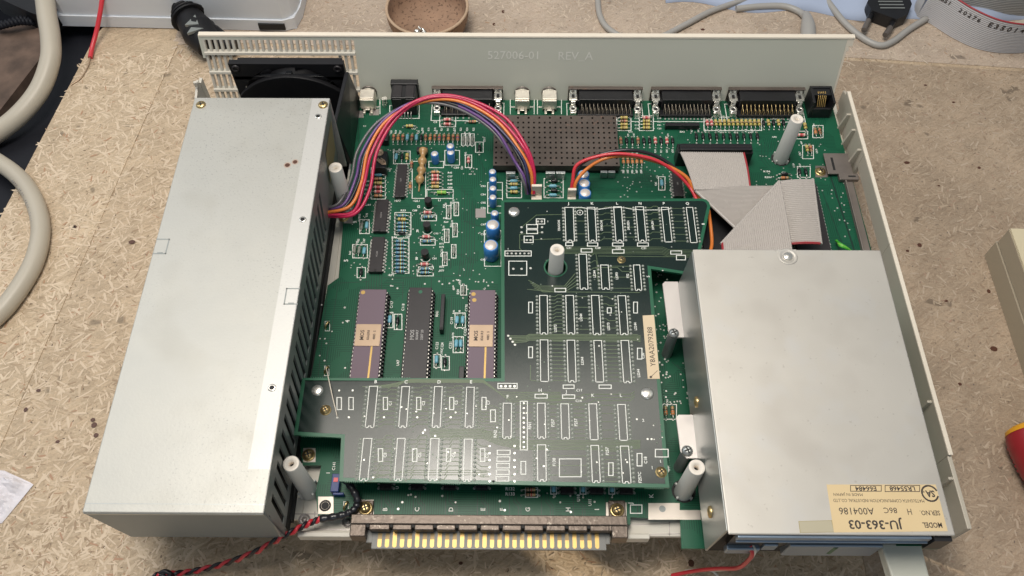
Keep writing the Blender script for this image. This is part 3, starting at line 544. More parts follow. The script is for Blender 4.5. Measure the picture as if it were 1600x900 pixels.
sil(562, 343, 577, 365); sil(551, 382, 574, 403); stx('R32', 562, 337, 1.9, 90); stx('C46', 573, 336, 1.9, 90); stx('R65', 560, 376, 1.9, 90); stx('C47', 569, 376, 1.9, 90); stx('R63', 547, 395, 1.9, 90)
V('black', 564, 425); sil(558, 418, 571, 434); stx('6', 554, 347, 3.6, -90); stx('5', 541, 407, 3.8, 90); stx('4', 543, 502, 3.6, 90)
for k in range(5): H('bluer' if k != 1 else 'yellow', 628, 337 + k * 5.8)
H('black', 628, 364); sil(617, 332, 642, 367); stx('R53', 630, 329); stx('U58', 609, 340, 1.9, 90)
for k in range(9): H('bluer', 625, 377 + k * 5.9)
sil(613, 372, 639, 427); stx('R84', 616, 371); stx('U50', 601, 405, 1.9, 90); stx('RP1', 612, 430)
for k, kd in enumerate('tan2 pink pink tan2 yellow'.split()): H(kd, 680, 269 + k * 5.7)
sil(667, 296, 708, 310); sil(644, 252, 665, 310); [stx(t, 703, 270 + 5.8 * k, 2.0) for k, t in enumerate('R45 C57 R47 R48 C58'.split())]; stx('DL1', 652, 314); stx('L1', 687, 313)
H('lime', 690, 301)
for i, (x, y, ch) in enumerate([(669, 312, 'G'), (667, 350, 'R'), (664, 393, 'B')]):   # small transistors
    p = at(x + 1, y + 10, 0); m = MB(); N_ = 14; pts = [(p.x + 2.5 * math.cos(a), p.y + 2.5 * math.sin(a)) for a in [math.radians(205 + k * 310 / (N_ - 1)) for k in range(N_)]]
    m.prism(pts, 2.2, 7.2); [m.box(p.x + k * 1.2 - .2, p.x + k * 1.2 + .2, p.y - .2, p.y + .2, -.2, 2.3) for k in (-1, 0, 1)]
    m.build('transistor', M['black'], mb, .25)
    silk.poly([(p.x + 3.1 * math.cos(math.radians(200 + k * 14)), p.y + 3.1 * math.sin(math.radians(200 + k * 14))) for k in range(11)], .42, ZS)
    stx(ch, 654 - i * 1.5, y + 11, 3.0); H('pink', x - 1, y + 20); H('bluer', x, y + 27); sil(x - 10, y + 24, x + 13, y + 33)
    if i == 2: H('bluer', x, y + 33); sil(x - 12, y + 28, x + 13, y + 38)
for x, y in [(701, 330), (713, 325), (698, 367), (711, 358), (695, 403), (709, 391)]: V('grey', x, y); sil(x - 3.5, y - 9, x + 3.5, y + 12)
[stx(t, x, y, 1.9) for t, x, y in [('R68', 696, 341), ('R69', 697, 347), ('C90', 681, 365), ('R72', 690, 381), ('R75', 690, 386), ('C88', 648, 329), ('C81', 679, 404), ('R76', 690, 417), ('R77', 690, 423), ('C87', 637, 370)]]
[stx(t, x, y, 1.9, 90) for t, x, y in [('R58', 694, 322), ('R59', 705, 318), ('R71', 691, 372), ('R74', 690, 398), ('R61', 705, 352), ('U57', 609, 265)]]
# brown lobed delay line
m = MB(); p0 = at(660, 292, 0); path = [at(655, 297, 1), at(656, 285, 3.5)]
prof = []; pts = spline([at(654.5, 299, .6), at(656, 281, 4), at(658.5, 266, 4.6), at(660, 251, 5), at(661.5, 234, 5.2)], 12)
m.sweep(pts, 1, 14, 0, lambda t: .55 if t < .16 else 2.35 + .85 * math.cos((t - .27) * 2 * math.pi / .235) if t > .2 else lerp(.55, 3.0, (t - .16) / .04))
m.build('delay_line', M['caramel'], mb)
dip(651, 229, 668, 236, h=4, pins=False, name='delay_line_base')
# trimmer coil and small black socket
o, _ = dip(583, 236, 604, 262, h=9, pins=False, mat='black', name='trimmer_coil', slx=0); p = at(593, 240, 9.1)
m = MB(); q = at(593, 235, 9.1); m.rev([(3.0, 0), (3.0, .5), (1.4, .5), (1.2, .1)], Matrix.Translation((q.x, q.y - 2, 9.05)), 16)
for k in range(7): m.sweep([at(586 + 1.5 * k, 247 + 2 * (k % 3), 9.3), at(592 + 1.5 * k, 251 + (k % 2) * 3, 9.9), at(597 + k, 257, 9.3)], .35, 6)
m.build('winding', M['lid'], o); sil(580, 262, 606, 266); dip(595, 205, 607, 219, h=6, pins=False, mat='black', name='pin_socket')
for x, y in [(680, 239), (704, 230), (703.5, 226)]: pass
ecap(679, 240, 2.7, 9); ecap(703.5, 228, 2.7, 11); ecap(704, 238, 2.7, 9); sil(670, 252, 693, 262); sil(695, 235, 718, 258)
# blue capacitor column
for x, y in [(769.5, 268), (770, 280), (770, 294), (770, 308)]: ecap(x, y, 2.5, 9)
ecap(773, 333, 2.6, 9); ecap(770, 351, 4.5, 13); ecap(767, 383, 4.7, 13)
sil(762, 285, 785, 333); [sl((762, y), (785, y)) for y in (297, 310, 322)]; [stx(t, 755, y, 2.0) for t, y in [('C93', 291), ('C94', 304), ('C95', 317), ('C96', 325), ('C97', 351), ('C98', 366), ('C99', 406)]]; sil(757, 360, 783, 416)
for k in range(7): dot(735 + 4 * (k % 3) + rnd.uniform(-2, 2), 264 + 4 * (k // 3) + 4 * (k % 2), .6)
def pad(px0, py0, px1, py1, mat='pad', z=.09):
    c = [at(px0, py0, z), at(px1, py0, z), at(px1, py1, z), at(px0, py1, z)]; m = MB(); m.add([tuple(v) for v in c][::-1], [(0, 1, 2, 3)]); return m.build('contact_pad', M[mat], mb)
for a in [(743, 326, 759, 340), (546, 173, 568, 184), (577, 170, 592, 180)]: pad(*a, mat='pad_grey')
# perforated shield can
m = MB(); X0, X1, YA, YB, ZH = -17.8, 67.7, 161.8, 207, 8.0; nx, ny = 23, 10; cw, ch_ = (X1 - X0) / nx, (YB - YA) / ny; hw = .62
for i in range(nx):
    for j in range(ny):
        x, y = X0 + i * cw, YA + j * ch_; cx, cy = x + cw / 2, y + ch_ / 2
        if (i + 2 * j) % 2 == 1 and j in (0, ny - 1): m.add([(x, y, ZH), (x + cw, y, ZH), (x + cw, y + ch_, ZH), (x, y + ch_, ZH)], [(0, 1, 2, 3)]); continue
        o_ = [(x, y, ZH), (x + cw, y, ZH), (x + cw, y + ch_, ZH), (x, y + ch_, ZH)]; n_ = [(cx - hw, cy - hw * 1.25, ZH), (cx + hw, cy - hw * 1.25, ZH), (cx + hw, cy + hw * 1.25, ZH), (cx - hw, cy + hw * 1.25, ZH)]; d_ = [(a, b, ZH - .5) for a, b, _ in n_]
        m.add(o_ + n_ + d_, [(0, 1, 5, 4), (1, 2, 6, 5), (2, 3, 7, 6), (3, 0, 4, 7), (4, 5, 9, 8), (5, 6, 10, 9), (6, 7, 11, 10), (7, 4, 8, 11)])
for a, b in (((X0, YA), (X1, YA)), ((X1, YA), (X1, YB)), ((X1, YB), (X0, YB)), ((X0, YB), (X0, YA))): m.add([(a[0], a[1], 3), (b[0], b[1], 3), (b[0], b[1], ZH), (a[0], a[1], ZH)], [(0, 1, 2, 3)])
sh = m.build('shield_can', M['shield'], mb)
m = MB(); m.box(X0 + .5, X1 - .5, YA + .5, YB - .5, .1, ZH - 2); m.build('shield_inside', M['hole'], sh)
# parts in front of the shield
for x, y, kd in [(803, 283, 'blue'), (803, 288, 'yellow'), (803, 294, 'blue'), (803, 300, 'yellow'), (866, 283, 'black'), (864, 291, 'blue'), (866, 298, 'black'), (864, 305, 'blue')]: H(kd, x, y)
sil(792, 279, 815, 309); sil(850, 279, 880, 309); stx('C67', 805, 277); 
for x in (798, 818, 860, 876): 
    p = at(x, 269, 7); m = MB(); m.box(p.x - 3.2, p.x + 3.2, p.y - 1, p.y + 1, .1, 7); m.build('shield_clip', M['steel_side'], mb, .3)
for x in (944, 956): p = at(x, 268, 6); m = MB(); m.box(p.x - 2.4, p.x + 2.4, p.y - 1, p.y + 1, .1, 6); m.build('shield_clip', M['steel_side'], mb, .3)
for x, y in [(912, 272), (913, 286), (914.5, 301)]: ecap(x, y, 4.0, 11)
def header(px0, px1, pyb, h, mat, n):
    a, b = at(px0, pyb, 0), at(px1, pyb, 0); m = MB(); m.box(a.x, b.x, a.y, a.y + 2.0, 0, h); m.box(a.x, b.x, a.y - 4.2, a.y - .02, 0, h * .45); return m.build('wire_header', M[mat], mb, .3)
header(830, 846, 316, 17, 'white', 6); header(886, 899, 316, 13, 'white', 4)
# --- right half, back rows
for x, kds in ((975, 'yellow tan yellow yellow'), (1010, 'pink yellow yellow yellow')):
    for k, kd in enumerate(kds.split()): H(kd, x, 184 + k * 5.3)
    sil(x - 11, 181, x + 11, 204); [stx('C%d' % (15 + k + (x > 1000) * 4), x + 20, 185 + 5.3 * k, 1.8) for k in range(4)]
o, _ = dip(1040, 191, 1093, 196, h=4.6, pins=False, mat='black', name='resistor_network'); sl((1040, 201), (1093, 201)); [dot(1043 + 5.6 * k, 200, .7) for k in range(9)]; stx('RP3', 1066, 206)
for k in range(13): V('pink' if k < 2 else 'yellow', 1105 + 6.75 * k, 192)
for k, kd in enumerate('black yellow black yellow black'.split()): V(kd, 1193 + 7.8 * k, 192)
sil(1100, 183, 1190, 204); stx('PARALLEL', 1170, 181, 2.4); stx('J8', 1205, 181, 2.2); stx('J7', 1070, 183, 2.2); stx('DISK', 1052, 183, 2.2)
for k, kd in enumerate('tan black black tan black black pink black pink black'.split()): V(kd, 970 + 9 * k, 220)
for k in range(5): V('tan2', 974 + 7 * k, 251)
for k in range(10): V('black', 1088 + 10.6 * k, 213)
for x, y, kd, r_ in [(1252, 211, 'pink', 0), (1274, 205, 'tan2', 90), (1281, 205, 'tan', 90), (1261, 232, 'yellow', 90), (1267, 232, 'tan', 90), (1226, 272, 'black', 0), (1226, 278, 'tan2', 0), (1249, 268, 'black', 90), (1259, 268, 'black', 90), (1258, 197, 'yellow', 90)]: comp(kd, x, y, r_)
sil(1254, 227, 1271, 248); sil(1246, 260, 1266, 277); sil(1244, 205, 1262, 217); stx('R194', 1198, 268); stx('R20', 1199, 277); stx('CR7', 1250, 240, 2, 90); stx('CR10', 1276, 236, 1.8, 90); sil(1270, 196, 1286, 215)
def pcb_screw(px, py, r=3.0, washer=True):
    p = at(px, py, .4); m = MB(); screw(m, (p.x, p.y, .1), r, 2.2)
    if washer: m.rev([(r * 1.25, 0.1), (r * 1.2, .6), (r * .9, .6)], Matrix.Translation((p.x, p.y, 0)), 18, 0, True, False)
    return m.build('screw', [M['brass'], M['hole']], mb)
pad(1274, 259, 1294, 277, 'strip'); pcb_screw(1282, 268); pad(537, 332, 551, 349, 'pad_grey'); pcb_screw(537, 339); pad(474, 700, 493, 722, 'pad'); pcb_screw(482, 711)
m = MB(); a = [at(1282, 222, 3), at(1300, 224, 3), at(1311, 258, 3), at(1290, 257, 3)]   # bent steel bracket by the side wall
m.box(209, 226, 160, 178, 2, 3.2); m.box(216, 229, 155, 160, .4, 3.4); m.box(219.5, 225.4, 70, 155, 0, 1.2); m.box(219.5, 220.6, 70, 155, 1.2, 3.2)
m.build('ground_strip', M['strip'], mb, .3)
for bx_ in [(213, 214.6, 163, 174, 3.25, 3.3), (222, 227, 157, 158.2, 3.45, 3.5)]: m = MB(); m.box(*bx_); m.build('slit', M['hole'], mb)
# --- rear connectors
def dsub(px0, px1, wide=True, n=12, goldpins=False):
    a, b = at(px0, 134, 13), at(px1, 134, 13); x0, x1 = a.x, b.x; root = MB()
    root.box(x0 + 7.5, x1 - 7.5, 218, 228, 1.5, 12.2); root.box(x0 + 1, x1 - 1, 221, 228, 1.5, 8); root.box(x0 + 6.5, x1 - 6.5, 212.5, 218, 0, 2.6)
    o = root.build('rear_connector', M['black'], mb, .35)
    m = MB(); m.box(x0, x1, 228.1, 229.2, 1, 12.8); m.box(x0, x1, 226.8, 229.6, 12.85, 13.6); m.build('shell', M['shield'], o, .2)
    m = MB()
    for k in range(n):
        x = lerp(x0 + 9.5, x1 - 9.5, k / (n - 1))
        m.sweep([(x, 218.2, 8), (x, 216.2, 7.6), (x - .3, 214.6, 5), (x - .3, 214.4, 2.5)], .30, 6); m.sweep([(x + 1, 218.2, 5), (x + 1, 214, 4.4), (x + 1, 213, .1)], .28, 6); pads.disc(x + 1, 211.6, .05, .7, 8)
    m.build('pins', M['brass' if goldpins else 'pin_dim'], o)
    for s, x in ((0, x0 + .6), (1, x1 - 6.4)):
        m = MB(); m.box(x, x + 5.8, 220.6, 227.9, 8.05, 9.3); m.box(x + .3, x + 5.5, 227, 228, 9.3, 12.6); m.box(x + .8, x + 5.2, 213, 220.5, .2, 4.4); m.rev([(2.9, 4.45), (2.7, 5.2), (1.3, 5.2), (1.2, 4.5)], Matrix.Translation((x + 2.9, 216.4, 0)), 18, caps=False); m.box(x + 1.2, x + 4.6, 219.4, 220.7, 4.4, 8.6)
        br = m.build('mounting_clip', M['chrome'], o, .3)
        m = MB(); m.disc(x + 2.9, 216.4, 4.6, 1.4, 14); m.box(x + 1.9, x + 3.9, 222.4, 226, 9.31, 9.36); m.build('clip_hole', M['hole'], br)
    q = .06; silk.poly([(x0 - .6, 209), (x1 + .6, 209), (x1 + .6, 226), (x0 - .6, 226)], .5, q, 0, True)
dsub(675, 786, n=9); dsub(888, 1004, n=13); dsub(1017, 1127, n=13); dsub(1138, 1257, n=13, goldpins=True)
def rca(px):
    c = at(px, 150, 8).x; m = MB()
    for k in range(12):
        a0, a1 = math.pi * k / 12, math.pi * (k + 1) / 12; f = lambda a, r, y: (c + r * math.cos(a), y, 6.5 + r * math.sin(a))
        m.hexa([f(a1, 4.6, 219), f(a0, 4.6, 219), f(a0, 4.6, 229), f(a1, 4.6, 229)], [f(a1, 5.1, 219), f(a0, 5.1, 219), f(a0, 5.1, 229), f(a1, 5.1, 229)])
    m.box(c - 5.1, c - 4.6, 219, 229, .2, 6.5); m.box(c + 4.6, c + 5.1, 219, 229, .2, 6.5); m.box(c - 4.9, c + 4.9, 217.4, 218.6, 3, 11.4); m.box(c - 4.9, c + 4.9, 218.6, 227, 11.0, 12.2)
    m.box(c - 1.6, c + 1.6, 215.5, 218.5, 3, 3.8); m.box(c - 3.4, c - 1.8, 214, 218.5, .1, 2.2); m.box(c + 1.8, c + 3.4, 214, 218.5, .1, 2.2)
    o = m.build('phono_socket', M['rca'], mb, .2); m = MB(); m.rev([(5.6, 0), (5.6, .8), (4.7, .8)], Matrix.Translation((c, 230.5, 6.5)) @ Matrix.Rotation(math.pi / 2, 4, 'X'), 24, caps=False); m.build('socket_rim', M['strip'], o)
    for s in (-8.5, 8.5): sl((px + s * 2.2, 150), (px + s * 2.2, 178))
    [dot(px + s, 167, .8) for s in (-16, 16, -13, 13)]
for px in (575, 816, 858.5): rca(px)
p = at(601, 165, 1); m = MB(); m.cyl(p.x, p.y, 0, 8, 1.6, 1.4); m.cyl(p.x, p.y + 3, 0, 5, 2.2, 2.0); m.build('terminal_post', M['chrome'], mb)
# five pin video socket: stepped black block
m = MB(); c = at(632, 125, 18).x; m.box(c - 8.6, c + 8.6, 214, 230, .1, 17.4); m.box(c - 9.6, c + 9.6, 226, 230.8, 2, 18.6)
o = m.build('round_socket', M['black'], mb, .4); m = MB(); m.box(c - 7.4, c - 1.2, 213.4, 213.95, 5, 16.4); m.box(c + 1.6, c + 7.4, 213.4, 213.95, 5, 16.4); m.box(c - 7.4, c - 1.2, 215, 225.8, 17.45, 17.9); m.box(c + 1.6, c + 7.4, 215, 225.8, 17.45, 17.9); m.build('side_ribs', M['chip'], o, .3); sil(609, 165, 655, 185)
m = MB(); [m.sweep([(c + k * 2.2, 213.4, 4), (c + k * 2.2, 211, 3.5), (c + k * 2.2, 210, .1)], .35, 6) for k in (-2, -1, 0, 1, 2)]; m.build('pins', M['pin'], o)
# modular telephone-style socket at the right end
a = at(1264, 130, 15); m = MB(); X = a.x; W_ = 15.5
for bx_ in [(X, X + 1.6, 213, 229, .1, 15.5), (X + W_ - 1.6, X + W_, 213, 229, .1, 15.5), (X + 1.6, X + W_ - 1.6, 227, 229, .1, 15.5), (X + 1.6, X + W_ - 1.6, 213, 214.6, .1, 9), (X + 1.6, X + W_ - 1.6, 214.6, 227, .1, 4), (X + 1.6, X + W_ - 1.6, 221, 227, 9.5, 14.8)]: m.box(*bx_)
o = m.build('jack_socket', M['black'], mb, .3); m = MB(); [m.sweep([(X + 5 + 1.3 * k, 224, 15), (X + 5 + 1.3 * k, 220, 14), (X + 5 + 1.3 * k, 216, 8)], .28, 6) for k in range(5)]; m.build('contacts', M['gold'], o)
V('tan2', 1040, 642); V('tan2', 1051, 642); sil(1035, 632, 1057, 655); V('blue', 1034, 286); sil(1029, 276, 1039, 297); stx('C82', 1025, 287, 1.9, 90)
for k, t in enumerate('R84 R85 R86 R87 R88'.split()): stx(t, 974 + 7 * k, 268, 1.9, 90)
for k, t in enumerate('R10 R11 CR1 CR2 R12'.split()): stx(t, 1024 + 9 * k, 236, 1.8, 90)
dip(1052, 268, 1066, 306, label=['74F'])
for x, y, t in [(985, 206, 'C13'), (1090, 181, 'R2'), (1128, 207, 'C31'), (1150, 207, 'C35'), (1172, 207, 'C40'), (1210, 214, 'CR5'), (1225, 214, 'R7'), (646, 201, 'C12'), (590, 190, 'C2'), (570, 197, 'U1')]: stx(t, x, y, 1.8)
# --- the big socketed chips
def bigchip(px0, px1, yt, ceramic, dots, lines, px0b, px1b):
    h = 8.0; a, b = at(px0, yt, h), at(px1, yt, h); x0, x1, y1 = a.x, b.x, a.y; y0 = y1 - 61.5
    m = MB(); m.box(x0 - .8, x1 + .8, y0 - .6, y1 + .2, .1, 4.2); so = m.build('socket', M['black'], mb, .2)
    m = MB(); m.box(x0, x1, y0, y1, 4.9, h); o = m.build('large_chip', M['ceramic' if ceramic else 'chip'], mb, .2)
    p = MB()
    for k in range(24):
        y = y1 - 1.6 - k * 2.54
        for s, x in ((-1, x0), (1, x1)): p.box(min(x, x + s * .55), max(x, x + s * .55), y - .55, y + .55, 4.3, 6.6)
    p.build('pins', M['pin'], o); sm = MB()
    for k in range(24):
        y = y1 - 1.6 - k * 2.54
        for s, x in ((-1, x0 - .8), (1, x1 + .8)): sm.box(min(x, x + s * .9), max(x, x + s * .9), y - .5, y + .5, .1, 3.9)
    sm.build('socket_contacts', M['black'], so)
    xm = (x0 + x1) / 2
    if ceramic:
        m = MB(); ly1 = y1 - 24.6; m.box(x0 + .3, x1 - .9, ly1 - 14.6, ly1, h + .01, h + .5); m.build('metal_lid', M['lid'], o, .1)
        m = MB(); m.line((xm + 2.6, ly1 - 14.7), (xm + 2.4, y0 + .5), 1.1, h + .05); m.build('gold_line', M['gold'], o)
        for dx, dy in dots: m = MB(); m.disc(x0 + dx, y1 - dy, h + .06, 1.35, 16); m.build('gold_dot', M['gold'], o)
        m = MB(); z = h + .55
        for i, (t, sz) in enumerate(lines): m.text(t, Vector((x0 + 4.4 + i * 3.6, ly1 - 7.4, z)), sz, 90, weight=.02)
        m.build('marking', M['ink'], o)
    else:
        m = MB(); m.disc(xm, y1 - 3.2, h + .05, 1.2, 16); m.build('notch_dot', M['pcb_edge'], o); m = MB()
        for i, (t, sz) in enumerate(lines): m.text(t, Vector((xm - 3 + i * 2.9, y1 - 33, h + .05)), sz, 90, weight=.02)
        m.build('marking', M['ink_white'], o)
bigchip(563, 604, 452, True, [(1.9, 2.2)], [('MOS', 3.3), ('8362R8', 2.1), ('4885  S', 2.0)], 544, 593)
bigchip(640, 675, 449, False, [], [('MOS', 3.3), ('8364R7', 2.1), ('3287 20', 2.1)], 628, 672)
bigchip(735, 774, 453, True, [(2.0, 3.0), (2.6, 7.2)], [('MOS', 3.3), ('8361R3', 2.1), ('4885  S', 2.0)], 729, 771)
for x, y, kd in [(609, 499, 'blue'), (621, 501, 'black'), (714, 500, 'blue'), (723, 500, 'blue'), (713, 537, 'blue'), (720, 537, 'blue'), (682, 562, 'blue'), (695, 565, 'black'), (724, 453, 'grey')]: V(kd, x, y)
for a in [(604, 488, 614, 512), (616, 491, 628, 515), (711, 489, 727, 512), (708, 526, 724, 551), (678, 554, 688, 574), (690, 557, 702, 578), (720, 446, 729, 461)]: sil(*a)
for t, x, y in [('C117', 612, 476), ('C118', 630, 480), ('C119', 706, 501), ('C120', 729, 481), ('C121', 704, 539), ('C122', 727, 519), ('C123', 683, 540), ('C124', 691, 541), ('R59', 716, 456), ('RN1', 683, 490), ('U48', 599, 556), ('U47', 622, 567)]: stx(t, x, y, 2.3, 90)
dip(688, 459, 694, 515, h=6, pins=False, mat='black', name='resistor_network'); sl((695, 460), (692, 517)); dip(717, 572, 725, 600, h=6, pins=False, mat='black', name='resistor_network')
# hooks and jumper points by the power supply
for x, y in [(511, 508), (510, 578), (540, 790)]:
    p = at(x, y, 1); m = MB(); m.sweep(spline([(p.x - .8, p.y - 2, 0), (p.x - .6, p.y - 1.5, 2.2), (p.x + .6, p.y + .5, 3), (p.x + .8, p.y + 1.8, 2), (p.x + .9, p.y + 2, 0)], 5), .6, 8); m.build('test_loop', M['brass'], mb); sil(x - 3, y - 6, x + 4, y + 9, .3)
# --- front strip
for k, (ch, x) in enumerate(zip('BCDEFGHI', (602, 652, 705, 755, 785, 825, 888, 933))): stx(ch, x, 796, 3.4, 90)
stx('J', 985, 786, 3.2, 90); stx('K', 1018, 775, 3.4, 90); stx('1', 513, 739, 2.8, 90); stx('C141', 522, 728, 2.3, 90)
H('tan', 829, 765); H('tan', 829, 773); sil(821, 762, 840, 777); stx('R132', 797, 764, 2.5); stx('R133', 797, 772, 2.5)
for x in (865, 911, 956): V('blue', x, 762); sil(x - 4.5, 752, x + 4.5, 772)
for x in (886, 932, 978): dip(x - 10, 735, x + 10, 771, h=3.4)
for x in (603, 652, 703, 745 + 8): dip(x - 9, 735, x + 9, 764, h=3.4)
[stx(t, x, y, 2.3, 90) for t, x, y in [('U18', 904, 778), ('U11', 922, 785), ('U', 621, 762)]]
pad(497, 776, 521, 803, 'pad'); m = MB(); p = at(508, 790, .2); m.disc(p.x, p.y, .12, 2.1, 18); m.rev([(3.2, .12), (3.0, .3), (2.2, .16)], Matrix.Translation((p.x, p.y, 0)), 18, 0, True, False); m.build('screw_hole', M['hole'], mb)
pad(557, 781, 584, 805, 'pad'); pad(947, 785, 979, 809, 'pad'); pad(1013, 786, 1062, 812, 'pad'); pad(1050, 797, 1095, 812, 'pad', .1); sil(985, 789, 1003, 802)
m = MB(); p = at(1035, 795, .2); m.disc(p.x, p.y, .13, 1.8, 16); m.build('screw_hole', M['steel_dark'], mb)
# edge connector: bronze guide over a gold fingered tongue
m = MB(); x0, x1 = -88.6, 57.4; xs = [x0 + 11.5 + 11.52 * k for k in range(12)]
m.box(x0, x1, -80, -74.8, .3, 7.6); prev = x0 + 9.4; m.box(x0, x0 + 8.4, -86.5, -80.02, -3, 7.3); m.box(x1 - 8.4, x1, -86.5, -80.02, -3, 7.3); edges = [x0 + 9.2] + [x0 + 21.6 + 11.55 * k for k in range(11)] + [x1 - 9.2]
for a, b in zip(edges[:-1], edges[1:]): m.box(a + .75, b - .75, -83.0, -80.02, 2.6, 7.3)
for px in (570, 964): p = at(px, 794, 1.5); m.box(p.x - 4.6, p.x + 4.6, -76, p.y + 4.2, .3, 2.0)
guide = m.build('connector_guide', M['bronze'], mb, .5)
m = MB(); m.box(x0 + 11, x1 - 11, -91.2, -80, -.8, .8); m.box(x0 + 8, x1 - 9, -88, -80, -.8, .75); tongue = m.build('edge_tongue', M['tongue'], mb, .2)
m = MB(); fx = -73.4; fpit = 3.965
for k in range(30):
    x = fx + k * fpit; m.box(x - 1.08, x + 1.08, -89.9 + .1, -80.3 if k % 3 == 2 else -86.2, .8, .87); m.cyl(x, -89.4, .8, .872, 1.07, None, 12)
    if k % 3 != 2: m.box(x - 1.08, x + 1.08, -86.15, -82.8, .8, .86, 1)
m.build('gold_fingers', [M['gold'], M['dull_gold']], tongue)
m = MB(); [m.box(e - .72, e + .72, -81.6, -80.1, 1.2, 7.0) for e in edges]; m.build('slot_shade', M['hole'], guide)  # dark fillers in the guide's gaps, painted in place of their shade
def gscrew(px, py):
    p = at(px, py, 2.5); m = MB(); screw(m, (p.x, p.y, 2.0), 3.0, 2.2); m.rev([(4.0, 2.0), (3.8, 2.5), (2.8, 2.5)], Matrix.Translation((p.x, p.y, 0)), 18, 0, True, False); m.build('screw', [M['brass'], M['hole']], mb)
gscrew(571, 794); gscrew(964, 797)
# blue jumper socket with red insert
a = at(525, 756, 3); m = MB(); m.box(a.x - 2.2, a.x + 2.2, a.y - 5, a.y + 5, 0, 5.2); m.box(a.x - 1, a.x + 5, a.y - 6.4, a.y - 5.02, 0, 4); o = m.build('jumper_socket', mk('blue_socket', (.008, .03, .15), .4), mb, .3)
m = MB(); m.box(a.x - 1, a.x + 1.3, a.y + .3, a.y + 2.6, 5.2, 5.6); m.build('red_insert', M['w_red2'], o)
# big processor under the ribbon, large chip hidden left of it
o, _ = dip(1236, 287, 1288, 402, h=4.0, mat='chip'); dip(1094, 300, 1150, 396, h=4.2, mat='black', pins=True)
# via clusters, small dots, trace gaps
def scatter(n, px0, py0, px1, py1, r=.5, mbx=None):
    for _ in range(n): dot(rnd.uniform(px0, px1), rnd.uniform(py0, py1), r * rnd.uniform(.8, 1.2), mbx=mbx)
scatter(110, 570, 200, 760, 330, .4); scatter(110, 545, 330, 765, 440, .4); scatter(16, 600, 437, 770, 452, .55); scatter(60, 960, 190, 1080, 300, .45); scatter(40, 1180, 220, 1290, 300, .45); scatter(16, 590, 770, 1000, 800, .6)
scatter(10, 490, 470, 540, 590, .6); scatter(36, 1040, 560, 1090, 650, .5); scatter(30, 950, 255, 1075, 312, .5); scatter(60, 1018, 425, 1046, 600, .55); scatter(20, 1296, 285, 1330, 385, .55); scatter(10, 706, 437, 768, 452, .6)
for x in (1075, 1085, 1095): pass
for k in range(6): rail((722 + 4 * k, 290 + 6 * k), (722 + 4 * k - 1, 400), (716 + 4 * k, 432))
for k in range(7): rail((573 + 4 * k, 425), (572 + 4 * k, 452))
rail((530, 440), (512, 455), (497, 590)); rail((575, 440), (533, 442), (528, 447), (506, 590)); rail((600, 434), (674, 434), (674, 449)); rail((602, 441), (630, 441), (629, 468)); rail((680, 432), (716, 431)); rail((706, 462), (703, 530)); rail((700, 300), (706, 330), (704, 420))
for k in range(5): rail((1050 + 8 * k, 566 + 4 * k), (1078 + 4 * k, 590 + 3 * k), (1079 + 3 * k, 640))
for k in range(9):
    x = 600 + 50 * k; rail((x - 4, 770), (x - 4, 806)); rail((x + 2, 768), (x + 3, 785), (x + 10, 792), (x + 10, 806)); rail((x + 6, 768), (x + 7, 782), (x + 14, 790), (x + 14, 806))
for k in range(10): rail((940 + 3 * k, 262 + 3 * k), (1000 + 6 * k, 262 + 3 * k), (1030 + 6 * k, 300 + k), wd=.28)
for k in range(6): rail((1190 + 5 * k, 222), (1190 + 5 * k, 250), (1200 + 5 * k, 262), wd=.28)
rail((610, 200), (760, 200), wd=.3); rail((560, 190), (560, 300), wd=.3); rail((720, 200), (756, 262), (756, 300), wd=.3); rail((1285, 300), (1320, 392), wd=.5); rail((1296, 270), (1335, 392), wd=1.2)
for k in range(14): x, y = rnd.uniform(560, 740), rnd.uniform(190, 420); rail((x, y), (x + rnd.choice((-14, 14)), y), (x + rnd.choice((-20, 20)), y + 10), wd=.28)
for x_, y_ in [(179.8, 174.9), (89.8, -59.6)]: m = MB(); m.disc(x_ + .4, y_ + .6, .045, 6.5, 28); m.build('post_hole_shade', M['hole'], mb)  # flat dark discs: shade of the board's post holes painted on
silk.build('silkscreen', M['silk'], mb); gaps.build('trace_gaps', M['pcb_dark'], mb); pads.build('solder_pads', M['solder'], mb)
# ------------------------------------------------------------------ memory board above the main board
ZB = 20.8
db = thing('memory_board', (0, 20, ZB - 1.6), 'stepped dark green memory board with white chip outlines, raised above the main board', 'circuit board')
oc = pxpts([(787, 312), (1097, 310), (1103, 311.5), (1108, 316), (1110, 322)], ZB) + [(111, 84), (111, 66)] + pxpts([(1017, 420), (1046, 762), (530, 752), (533, 684), (459, 679.5), (472, 592), (474, 590.5), (783, 591), (783, 314)], ZB)
def inset(pts, d):
    a = sum(pts[i][0] * pts[(i + 1) % len(pts)][1] - pts[(i + 1) % len(pts)][0] * pts[i][1] for i in range(len(pts))); sg = 1 if a > 0 else -1; out = []; n = len(pts)
    for i in range(n):
        p0, p1, p2 = Vector(pts[i - 1]).to_2d(), Vector(pts[i]).to_2d(), Vector(pts[(i + 1) % n]).to_2d()
        d1, d2 = (p1 - p0).normalized(), (p2 - p1).normalized(); n1, n2 = Vector((-d1.y, d1.x)) * sg, Vector((-d2.y, d2.x)) * sg
        b = (n1 + n2); b = b / max(.4, b.length_squared) * 2; out.append(tuple(p1 + b * d))
    return out
